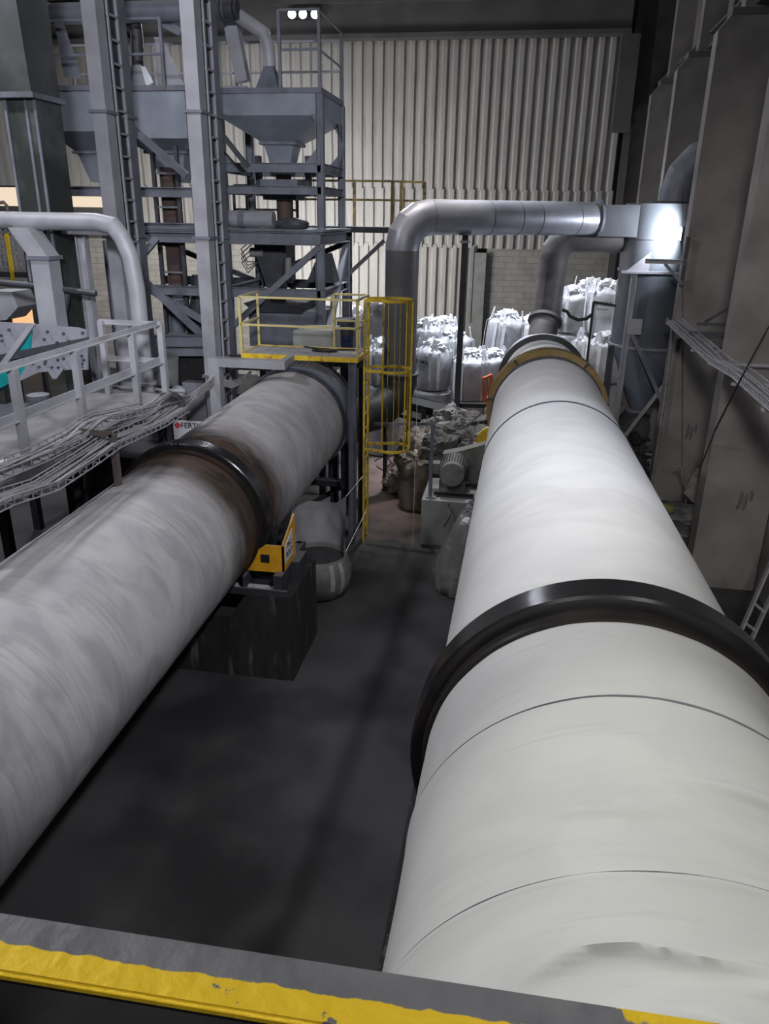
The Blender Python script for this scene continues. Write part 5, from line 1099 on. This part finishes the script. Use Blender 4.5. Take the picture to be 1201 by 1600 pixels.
BAGS = [
 (protoA, 675, 606, 20.2, -.62, 'printed white bulk bag in front, just right of the ladder cage', .92),
 (protoB, 732, 622, 20.0, .2, 'white bulk bag crossed by the slim post, beside the orange barrier', .92),
 (protoB, 668, 572, 21.6, .7, 'white bulk bag behind the front printed bag', .95),
 (protoC, 708, 582, 21.4, 1.0, 'white bulk bag with rumpled top behind the slim post', .95),
 (protoC, 690, 560, 22.8, .3, 'bulk bag at the back, between the front pair', .95),
 (protoB, 782, 562, 22.6, .5, 'grey white bulk bag leaning at the blockwork wall', 1.0),
 (protoC, 768, 612, 20.6, .1, 'low bulk bag behind the orange barrier', .9),
 (protoC, 824, 560, 24.0, .8, 'bulk bag mostly hidden behind the kiln hood left of the sooty duct', 1.0),
 (protoC, 598, 598, 20.4, .4, 'bulk bag seen through the ladder cage bars', .95),
 (protoB, 588, 548, 21.8, .1, 'white bulk bag left of the exhaust duct', .95),
 (protoC, 556, 545, 22.2, .9, 'white bulk bag behind the platform corner rail', .95),
 (protoC, 888, 517, 21.2, .3, 'bulk bag half hidden by the sooty duct on the upper tier', .9),
 (protoB, 915, 513, 22.4, .6, 'white bulk bag at the back of the upper tier right of the sooty duct', .95),
 (protoA, 941, 520, 20.9, -.25, 'printed white bulk bag on the upper tier beside the cyclone', .95),
 (protoB, 905, 590, 21.0, .5, 'lower tier bulk bag close behind the kiln hood', .95),
 (protoC, 940, 595, 20.4, .2, 'lower tier bulk bag carrying the printed one beside the cyclone', 1.0),
]
for b_ in BAGS: place(*b_[:5], b_[5], b_[6], (0, .1) if 'leaning' in b_[5] else (0, 0))
# what the front bags stand on: a squashed full bag layer
for k, (px, py, y, lb) in enumerate(((675, 608, 20.2, 'squashed grey bag under the front printed bag'), (735, 624, 20.0, 'squashed grey bag under the bag behind the slim post'), (600, 600, 20.4, 'squashed grey bag behind the ladder cage'), (668, 574, 21.6, 'lower squashed bag in the second row'), (708, 584, 21.4, 'lower squashed bag in the second row behind the post'), (782, 564, 22.6, 'lower squashed bag at the blockwork wall'), (768, 614, 20.7, 'lower squashed bag behind the orange barrier'), (588, 550, 21.9, 'lower squashed bag left of the exhaust duct'), (556, 547, 22.3, 'lower squashed bag behind the platform corner'), (690, 562, 22.8, 'lower squashed bag at the back'), (824, 562, 24.0, 'lower squashed bag behind the hood'), (915, 516, 22.4, 'tall lower bag at the back right of the sooty duct'), (888, 520, 21.2, 'tall lower bag half hidden by the sooty duct'), (905, 592, 21.0, 'bottom bag close behind the kiln hood'), (940, 597, 20.4, 'bottom bag beside the cyclone leg'))):
    p = P(px, py, Y=y); hh = p.z
    m_ = MB(); pr_ = [(0, .42), (.04, .5), (hh * .5, .53), (hh - .06, .5), (hh - .005, .42)]
    m_.lathe(pr_, (p.x, p.y, 0), seg=28); tag(m_.build('bulk_bag', plastic_white, smooth=.9), lb, 'bulk bag', 'bags of the lower tier')
# dark printed bag under the valve, right of the white kiln
inkl = mat('pale_printing_ink', (.3, .3, .33), (.3, .3, .33), .6)
dk = bag_proto('dark bulk bag with printed name under the rotary valve right of the white kiln', 2.2, True, mat('dark_dusty_bag', (.05, .05, .055), (.035, .035, .04), .7, 0, 3, bump=.3, bscale=12), ink_m=inkl)
dk['group'] = ''; del dk['group']
dk.location = (P(1000, 715, Y=18.4).x - .25, 18.6, .0); dk.rotation_euler = (0, 0, .2); dk.scale = (.9, .75, .72)
for c in dk.children:
    if c.name.startswith('lifting'): c.data.materials.clear(); c.data.materials.append(steel_dark)
# bags behind the cyclone leg
for k, (px, py, y, s_, lb) in enumerate(((968, 590, 21.8, .42, 'crumpled white sack beyond the cyclone leg'), (972, 612, 21.2, .4, 'brownish white sack low beyond the cyclone leg'), (970, 640, 20.8, .42, 'sack at the foot of the cyclone leg'))):
    p = P(px, py, Y=y); tag(MB().blob((p.x, p.y, p.z), s_, s_, s_ * .8, .3, 2, k + 11, 4).build('sack', plastic_white if k == 0 else brownsack, smooth=1.0), lb, 'sack')
tag(MB().box(P(965, 600, Y=21.5).x - .4, P(965, 600, Y=21.5).x + .5, 20.5, 22.3, 0, P(970, 655, Y=20.8).z).build('pallet_stack', wood), 'low timber stack under the sacks beyond the cyclone leg', 'stack')
tag(MB().box(P(952, 580, Y=23).x, P(985, 580, Y=23).x, 23, 23.2, P(960, 580, Y=23).z - .1, P(960, 572, Y=23).z + .05).build('yellow_beam', yellow), 'short yellow beam seen beyond the cyclone leg', 'beam')
# orange barrier
ob = thing('plastic_barrier', 'orange slatted plastic barrier leaning by the bulk bags', 'barrier', P(760, 650, Y=18.6))
q = [P(754, 592, Y=18.6), P(768, 586, Y=18.8), P(772, 640, Y=18.8), P(757, 655, Y=18.6)]
fr = MB()
for a, b2 in zip(q, q[1:] + q[:1]): fr.beam(a, b2, .06, .06)
fr.build('frame', orange, ob)
for f in (.25, .5, .75): MB().beam(q[0].lerp(q[1], f), q[3].lerp(q[2], f), .04, .03).build('slat', orange, ob)
MB().beam(q[0].lerp(q[3], .55), q[1].lerp(q[2], .5), .06, .05).build('cross_bar', orange, ob)
MB().beam(q[3], V(q[3].x, q[3].y, 0), .06, .06).beam(q[2], V(q[2].x, q[2].y, 0), .06, .06).build('foot', orange, ob)
# belt conveyor slanting in front of the bags
mblack = mat('matte_black_steel', (.022, .022, .025), (.03, .03, .033), .5, .1, 5)
cv = thing('belt_conveyor', 'low black belt conveyor sloping down before the white bulk bags', 'conveyor', P(690, 690, Y=18.3))
ca, cb_ = P(618, 628, Y=19.0), P(775, 668, Y=17.6)
for k in (0, 1):
    o = V(.1, .75, .0) * k; MB().beam(ca + o, cb_ + o, .05, .14, 'C').build('side_frame', mblack, cv)
MB().beam(ca + V(-.1, -.02, -.3), cb_ + V(-.1, -.02, -.3), .05, .08, 'C').build('lower_rail', mblack, cv)
MB().beam(ca + V(.05, .37, .03), cb_ + V(.05, .37, .03), .7, .03).build('belt', rubber, cv)
MB().beam(ca + V(.05, .37, -.14), cb_ + V(.05, .37, -.14), .6, .02).build('return_belt', steel_light, cv)
for f in (.3, .92):
    p = ca.lerp(cb_, f); MB().beam(V(p.x, p.y, 0), p, .11, .11, up=(0, 1, 0)).build('leg', mblack, cv); MB().beam(V(p.x + .1, p.y + .75, 0), p + V(.1, .75, 0), .11, .11, up=(0, 1, 0)).build('leg', mblack, cv)
for f in (.02, .98): MB().cyl(ca.lerp(cb_, f) + V(0, .05, -.05), ca.lerp(cb_, f) + V(.1, .7, -.05), .1, seg=16).build('pulley', steel_dark, cv, smooth=S)
tag(MB().beam(P(717, 633, Y=17.9), P(765, 634, Y=17.9), .1, .1).build('cross_beam', black), 'short black beam joining slim post and ochre ring guard', 'beam')
# used sacks heaped in the aisle
def sack(px, py, Y, rx, ry, rz, m, label, seed, amp=.28, z=None):
    p = P(px, py, Y=Y); zc = p.z if z is None else z
    tag(MB().blob((p.x, p.y, zc), rx, ry, rz, amp, 2.1, seed, 5).build('sack', m, smooth=.9), label, 'sack', 'used sacks heaped in the aisle')
sack(650, 715, 17.0, .42, .42, .62, brownsack, 'brown crumpled sack standing tallest in the aisle heap', 1, .35)
sack(628, 742, 17.2, .42, .36, .34, brownsack, 'brown sack lying on the floor at the left of the aisle heap', 2, .35, .26)
sack(668, 690, 17.6, .35, .35, .5, brownsack, 'brown sack wedged behind the small post', 3, .35)
sack(705, 655, 17.3, .36, .3, .28, crumple, 'topmost grey used sack beside the slim post', 4, .5)
sack(738, 662, 16.7, .36, .3, .25, crumple, 'grey used sack right of the slim post', 5, .5)
sack(715, 682, 16.7, .6, .38, .3, crumple, 'wide grey used sack in the middle of the heap', 6, .45)
sack(690, 700, 16.3, .42, .3, .3, crumple, 'dark grey used sack behind the motor', 7, .5)
sack(745, 690, 16.0, .36, .3, .3, crumple, 'grey used sack against the white kiln', 8, .45)
sack(772, 655, 16.9, .22, .22, .35, crumple, 'small upright sack between conveyor and kiln', 9, .4)
hp_ = P(715, 720, Y=16.8)
tag(MB().blob((hp_.x, 17.0, .75), .85, .6, .85, .25, 2, 12, 5).build('sack', crumple, smooth=.9), 'big grey sack at the bottom of the heap', 'sack', 'used sacks heaped in the aisle')
# full brown bag standing at the plinth
fb = thing('bulk_bag', 'open brown bulk bag standing at the corner of the motor plinth', 'bulk bag', P(650, 790, Z=0))
fp = P(648, 778, Z=0); fp.y = 16.3; fp.x = P(650, 770, Y=16.3).x
m_ = MB(); seg = 36; rings = []
for zf, rf in ((0, .34), (.05, .38), (.25, .40), (.45, .39), (.65, .36), (.78, .38), (.9, .36), (1.0, .37), (1.1, .33), (1.16, .28), (1.05, .2), (.98, .08)):
    rings.append([m_.b.verts.new((fp.x + rf * math.cos(2 * PI * j / seg) * (1 + (.10 + .2 * zf) * noise.noise(Vector((math.cos(2 * PI * j / seg) * 2.4, math.sin(2 * PI * j / seg) * 2.4, zf * 4)))), fp.y + rf * math.sin(2 * PI * j / seg), zf * (1 + .10 * noise.noise(Vector((math.cos(2 * PI * j / seg) * 3, math.sin(2 * PI * j / seg) * 3, 5))) * (zf > .6)))) for j in range(seg)])
for a, z in zip(rings, rings[1:]):
    for j in range(seg): m_.b.faces.new((a[j], a[(j + 1) % seg], z[(j + 1) % seg], z[j]))
m_.b.faces.new(rings[0][::-1]); m_.b.faces.new(rings[-1])
m_.build('body', brownsack, fb, smooth=1)
MB().blob((fp.x + .05, fp.y + .05, 1.08), .32, .3, .2, .7, 2.8, 21, 5, False).build('gathered_top', brownsack, fb, smooth=.9)
# motor on its plinth
zpt = P(658, 778, Y=14.3).z
mp_ = thing('motor_plinth', 'pale concrete plinth carrying the drive motor beside the white kiln', 'plinth', (-1.0, 14.8, 0))
xm0 = P(656, 850, Y=14.2).x; MB().box(xm0, .2, 14.2, 15.6, 0, zpt).build('block', concrete_pale, mp_); 
mo = thing('drive_motor', 'dust covered electric drive motor on the concrete plinth', 'motor', (P(708, 740, Y=14.5).x, 14.6, zpt))
mcx = P(706, 741, Y=14.45); 
MB().cyl((mcx.x, 14.4, mcx.z), (mcx.x, 14.52, mcx.z), .235, .25, seg=36).build('fan_cowl', motor_m, mo, smooth=S)
MB().cyl((mcx.x, 14.52, mcx.z), (mcx.x, 15.1, mcx.z), .26, seg=36).build('frame', motor_m, mo, smooth=S)
fi = MB()
for k in range(30):
    a = 2 * PI * k / 30; fi.beam((mcx.x + .26 * math.cos(a), 14.56, mcx.z + .26 * math.sin(a)), (mcx.x + .26 * math.cos(a), 15.05, mcx.z + .26 * math.sin(a)), .012, .05, up=(math.cos(a), 0, math.sin(a)))
fi.build('cooling_fins', steel_dark, mo)
MB().box(mcx.x - .26, mcx.x + .26, 14.6, 15.05, zpt, mcx.z - .18).build('foot', motor_m, mo); MB().beam((mcx.x - .35, 14.45, zpt + .06), (mcx.x + .45, 14.45, zpt + .06), .06, .1, 'C').build('slide_rail', steel_dark, mo)
MB().box(mcx.x - .45, mcx.x - .28, 14.75, 15.0, mcx.z - .12, mcx.z + .1).build('terminal_box', motor_m, mo)
bgd = thing('belt_guard', 'grey sheet steel belt guard sloping up from motor to white kiln', 'guard', (mcx.x + .6, 15.2, zpt))
MB().prism([(mcx.x - .25, 15.12, mcx.z + .2), (mcx.x + .15, 15.12, mcx.z + .3), (mcx.x + 1.05, 15.12, mcx.z + .62), (mcx.x + 1.25, 15.12, mcx.z - .2), (mcx.x + .4, 15.12, mcx.z - .4), (mcx.x - .25, 15.12, mcx.z - .3)], (0, .3, 0)).build('casing', motor_m, bgd)
MB().cyl((mcx.x + .75, 15.0, mcx.z + .05), (mcx.x + .75, 15.12, mcx.z + .05), .16, seg=24).build('bearing_cap', steel_dark, bgd, smooth=S)
MB().box(mcx.x + .3, mcx.x + .55, 15.15, 15.4, zpt, mcx.z - .35).build('stand', steel_dark, bgd)
tag(MB().cyl((mcx.x + .75, 15.6, mcx.z + .35), (mcx.x + .75, 15.75, mcx.z + .35), .36, seg=30).cyl((mcx.x + .75, 15.4, mcx.z + .35), (mcx.x + .75, 15.62, mcx.z + .35), .05).build('pulley', yellow, smooth=S), 'yellow pulley showing above the belt guard', 'pulley')
sr2 = thing('barrier_rail', 'short grey pipe barrier at the plinth, with bar toward the ladder cage', 'railing', P(672, 790, Y=14.3))
r0_ = P(676, 662, Y=14.35); MB().beam((r0_.x, 14.35, zpt), (r0_.x, 14.35, r0_.z), .07, .07, 'L', up=(0, 1, 0)).build('post', steel, sr2)
MB().beam(r0_ + V(.05, 0, 0), P(585, 662, Y=14.5), .06, .06, 'L').build('bar', steel, sr2)
MB().box(r0_.x - .08, r0_.x + .12, 14.28, 14.45, zpt, zpt + .03).build('base_plate', steel, sr2)
# clear plastic bag leaning on the white kiln's side
pb = thing('plastic_bag', 'shiny milky plastic bag of waste on the floor against the white kiln', 'bag', P(700, 930, Z=0))
pc = P(700, 930, Z=0); px_, py_ = -.62, 12.4
m_ = MB(); seg = 44; rings = []
for zf, rf, ox in ((0, .38, 0), (.03, .46, 0), (.25, .48, .0), (.6, .44, .05), (.95, .38, .1), (1.25, .3, .13), (1.42, .24, .15), (1.5, .14, .17), (1.5, .02, .17)):
    rr2 = []
    for j in range(seg):
        a = 2 * PI * j / seg; d_ = Vector((math.cos(a), math.sin(a), 0)); k = 1 + .16 * noise.noise(d_ * 2.6 + V(0, 0, zf * 2.2)) + .10 * abs(noise.noise(d_ * 6 + V(0, 0, zf * 5)))
        rr2.append(m_.b.verts.new((px_ + ox + rf * k * d_.x, py_ + rf * k * d_.y, zf + .05 * noise.noise(d_ * 3 + V(5, 0, zf * 3)) * (zf > .1))))
    rings.append(rr2)
for a, z in zip(rings, rings[1:]):
    for j in range(seg): m_.b.faces.new((a[j], a[(j + 1) % seg], z[(j + 1) % seg], z[j]))
m_.b.faces.new(rings[0][::-1]); m_.b.faces.new(rings[-1]); m_.build('body', film, pb, smooth=1)
for k, (a, b2) in enumerate((((-.95, 12.3, 1.2), (-.88, 12.3, 1.58)), ((-.5, 12.2, 1.4), (-.45, 12.2, 1.75)), ((-.25, 12.3, 1.35), (-.22, 12.3, 1.7)))):
    A_, B_ = V(*a), V(*b2); MB().tube([A_, A_.lerp(B_, .6) + V(.08, -.03, .05), B_, B_ + V(.12, 0, -.12), A_ + V(.2, 0, .05)], .03, 7).build('lifting_loop', film, pb, smooth=1)
MB().blob((-.38, 12.35, 1.5), .2, .2, .16, .6, 2.6, 31, 4, False).build('tied_neck', film, pb, smooth=.9)
# open bulk bag hanging beneath the left kiln end
oy_ = 11.8; ox_ = P(497, 862, Y=oy_).x
og = thing('bulk_bag', 'open bulk bag filled with dark powder hanging behind the left kiln pier', 'bulk bag', (ox_, oy_, 0))
zr_ = P(497, 864, Y=oy_).z
m_ = MB(); seg = 40; rings = []
for zf, rf in ((.0, .4), (.06, .5), (.35, .57), (.7, .56), (.92, .5), (1.0, .47), (.985, .455), (.9, .44)):
    rings.append([m_.b.verts.new((ox_ + rf * math.cos(2 * PI * j / seg) * (1 + .05 * noise.noise(Vector((math.cos(2 * PI * j / seg) * 2, math.sin(2 * PI * j / seg) * 2, zf * 3)))), oy_ + rf * math.sin(2 * PI * j / seg), zr_ * zf)) for j in range(seg)])
for a, z in zip(rings, rings[1:]):
    for j in range(seg): m_.b.faces.new((a[j], a[(j + 1) % seg], z[(j + 1) % seg], z[j]))
m_.b.faces.new(rings[0][::-1])
greybag = mat('grimy_woven_bag', (.17, .17, .165), (.12, .12, .115), .6, 0, 4, bump=.3, bscale=12, c3=(.07, .06, .055), c3lo=.55)
m_.build('body', greybag, og, smooth=1)
MB().lathe([(zr_ * .9, .02), (zr_ * .9, .46), (zr_ * .9 + .04, .02)], (ox_, oy_, 0), seg=36).build('powder_fill', powder, og, smooth=S)
for a in (-.9, -.55, -2.2, -1.9):
    st_ = MB(); c, s_ = math.cos(a), math.sin(a)
    pts = [V(ox_ + k * c, oy_ + k * s_, z) for k, z in ((.47, .03), (.565, .25), (.585, zr_ * .5), (.57, zr_ * .75), (.5, zr_ * .95))]
    for p, q in zip(pts, pts[1:]): st_.beam(p, q, .09, .014, up=(c, s_, 0))
    st_.build('strap', mat('grimy_webbing', (.3, .3, .29), (.24, .24, .23), .7), og)
# upper skirt of the bag tied back to the frame
m_ = MB(); c1_ = [P(453, 815, Y=12.1), P(462, 792, Y=12.5), P(480, 783, Y=12.7), P(505, 784, Y=12.75), P(525, 786, Y=12.6), P(541, 775, Y=12.5)]
c2_ = [V(ox_ + .485 * math.cos(a), oy_ + .485 * math.sin(a), zr_ * .99) for a in [PI * 1.05 - k * PI * 1.12 / 12 for k in range(13)]]
n_ = 16
def lerpl(c, f): i = min(int(f * (len(c) - 1)), len(c) - 2); return c[i].lerp(c[i + 1], f * (len(c) - 1) - i)
grid = [[lerpl(c1_, i / n_).lerp(lerpl(c2_, i / n_), j / 8) + V(0, .05 * noise.noise(Vector((i * .5, j * .4, 2))), 0) for i in range(n_ + 1)] for j in range(9)]
vs_ = [[m_.b.verts.new(p) for p in r] for r in grid]; vb_ = [[m_.b.verts.new(p + V(0, .01, 0)) for p in r] for r in grid]
for j in range(8):
    for i in range(n_):
        m_.b.faces.new((vs_[j][i], vs_[j][i + 1], vs_[j + 1][i + 1], vs_[j + 1][i])); m_.b.faces.new((vb_[j][i], vb_[j + 1][i], vb_[j + 1][i + 1], vb_[j][i + 1]))
m_.build('open_skirt', mat('grimy_woven_skirt', (.25, .25, .26), (.19, .19, .2), .6, 0, 4, bump=.3, bscale=12), og, smooth=1)
for a, b2 in (((541, 775, 12.5), (566, 745, 13.9)), ((540, 862, 11.8), (571, 800, 13.9)), ((453, 815, 12.1), (462, 780, 12.9))): MB().tube([P(a[0], a[1], Y=a[2]), P(b2[0], b2[1], Y=b2[2])], .008, 5).build('tie_cord', strap_m, og)
tag(MB().box(P(470, 770, Y=15).x, P(532, 770, Y=15).x, 14.9, 15.1, P(500, 748, Y=15).z - .12, P(500, 748, Y=15).z).build('cross_beam', steel_dark), 'dark beam low beneath the left kiln hood', 'beam')
tag(MB().beam(P(480, 790, Y=15.3), P(535, 760, Y=15.3), .1, .1, 'L').build('brace', steel_dark), 'dark brace beneath the left kiln hood', 'brace')
for k, (a, b2) in enumerate(((548, 690), (592, 700))): pass
# litter on the floor
tag(MB().tube([P(585, 720, Z=.02), P(600, 712, Z=.02), P(612, 722, Z=.02), P(598, 735, Z=.02), P(588, 728, Z=.02)], .015, 6).tube([P(580, 700, Z=.03), P(600, 695, Z=.05), P(615, 705, Z=.03), P(606, 716, Z=.03)], .015, 6).build('wire_coil', rubber, smooth=1), 'tangle of dark wire on the floor behind the ladder', 'wire')
#%%LIGHT
# ================================================================ LIGHT AND CAMERA
def light(kind, name, loc, energy, col=(1, 1, 1), size=1.0, target=None, angle=None, size_y=None, blend=.5):
    l = bpy.data.lights.new(name, kind); l.energy = energy; l.color = col
    if kind == 'AREA':
        l.size = size
        if size_y: l.shape = 'RECTANGLE'; l.size_y = size_y
    else: l.shadow_soft_size = size
    if kind == 'SPOT': l.spot_size = angle; l.spot_blend = blend
    o = bpy.data.objects.new(name, l); C.objects.link(o); o.location = loc
    if target is not None: o.rotation_euler = (Vector(target) - Vector(loc)).to_track_quat('-Z', 'Y').to_euler()
    return o
cool = (.86, .9, 1.0); warm = (1, .95, .86)
light('SPOT', 'unseen_overhead_spot', (-2.2, 16.9, 13.1), 2400, (1, .96, .93), .3, (-2.0, 16.6, 0), math.radians(34))  # added unseen spot that lifts the dark aisle
light('SPOT', 'unseen_overhead_spot', (.9, 7.5, 11.5), 1150, (1, 1, .9), .2, (.75, 1.3, 4.3), math.radians(24), blend=.7)  # added raking spot, brings out the folds of the near shell
for y, e, c in ((.6, 190, (1, 1, .9)), (4.6, 260, (.95, .96, 1)), (8.4, 1250, (.75, .79, 1)), (12.2, 420, (.88, .9, 1))):
    light('SPOT', 'unseen_overhead_spot', (.9, y, 13.1), e, c, .25, (.75, y, 3), math.radians(34), blend=.7)  # unseen spots set in a row to brighten the white kiln
light('AREA', 'unseen_hall_light', (-10.0, 8.0, 12.2), 600, (.95, .94, 1), .7, (-3.5, 8, 1.5))
light('SPOT', 'unseen_overhead_spot', (3.0, 2.0, 11.5), 3000, (.94, .94, 1), .3, (-3.7, 8.2, 2.8), math.radians(54), blend=.8)  # added spot that evens out the right flank of the left kiln
light('AREA', 'unseen_hall_light', (-12, 20, 13.0), 700, cool, 2, (-9, 19, 4))  # added overhead fill for the left structures
light('SPOT', 'unseen_fill_spot', (2, -6, 9.8), 13000, (.93, .95, 1), .6, (-7.6, 14.3, 7.4), math.radians(31), blend=.6)
light('SPOT', 'unseen_fill_spot', (-1, -6, 9.8), 4600, (1, .95, .92), .6, (4.2, 13, 3.8), math.radians(32), blend=.7)  # both spots added behind the camera: left towers and hoppers, right columns
light('AREA', 'unseen_hall_light', (-2, -2, 12.5), 260, (1, 1, .95), 2, (-1, 3, 0))  # added soft fill above the foreground
light('AREA', 'wall_fill_light', (-8.0, 25.0, 3.8), 520, (1, .98, .96), 2.5, (-3.5, 30, 4.5))  # added light without a fixture, hidden by the hoppers, brightens the end wall
light('AREA', 'wall_fill_light', (-15.0, 24.0, 4.5), 400, (1, .97, .92), 3, (-10, 30, 5))  # added fill standing in for daylight on the left of the end wall
light('SPOT', 'unseen_overhead_spot', (.5, 23.0, 13.1), 4200, cool, .3, (1.2, 22.5, 0), math.radians(55))  # added unseen spot above the bags beside the cyclone
light('SPOT', 'unseen_overhead_spot', (-1.8, 20.5, 13.1), 5600, cool, .3, (-1.6, 20.8, 0), math.radians(55))  # added unseen spot that whitens the front bulk bags
light('SPOT', 'floodlight_beam', (flw.x - .08, 18.6, flw.z), 260, (.86, .92, 1), .08, (2.4, 19.5, flw.z - .1), math.radians(150))
for a in (456, 473, 492):
    p = P(a, 22, Y=29.1); light('SPOT', 'roof_floodlight_beam', p, 500, (.85, .9, 1), .12, (-5, 15, 0), math.radians(120))
w = bpy.data.worlds.new('World'); bpy.context.scene.world = w; w.use_nodes = True
w.node_tree.nodes['Background'].inputs[0].default_value = (1, .82, .62, 1); w.node_tree.nodes['Background'].inputs[1].default_value = .9
sun = light('SUN', 'sun', (-30, 60, 30), 5, (1, .9, .75), .01, (-20, 70, 0))

cam = bpy.data.cameras.new('camera'); cam.sensor_fit = 'VERTICAL'; cam.sensor_height = 36; cam.lens = 36 * F / 1600; cam.clip_start = .05; cam.clip_end = 200
co = bpy.data.objects.new('camera', cam); C.objects.link(co)
right = Vector((M[0][0], M[1][0], M[2][0])); down = Vector((M[0][1], M[1][1], M[2][1])); fwd = Vector((M[0][2], M[1][2], M[2][2]))
R_ = Matrix((right, -down, -fwd)).transposed().to_4x4(); R_.translation = (0, 0, H); co.matrix_world = R_
sc = bpy.context.scene; sc.camera = co
sc.view_settings.view_transform = 'Standard'; sc.view_settings.look = 'None'; sc.view_settings.exposure = 0; sc.view_settings.gamma = 1
sc.view_settings.use_curve_mapping = False
sc.cycles.max_bounces = 6; sc.cycles.diffuse_bounces = 4
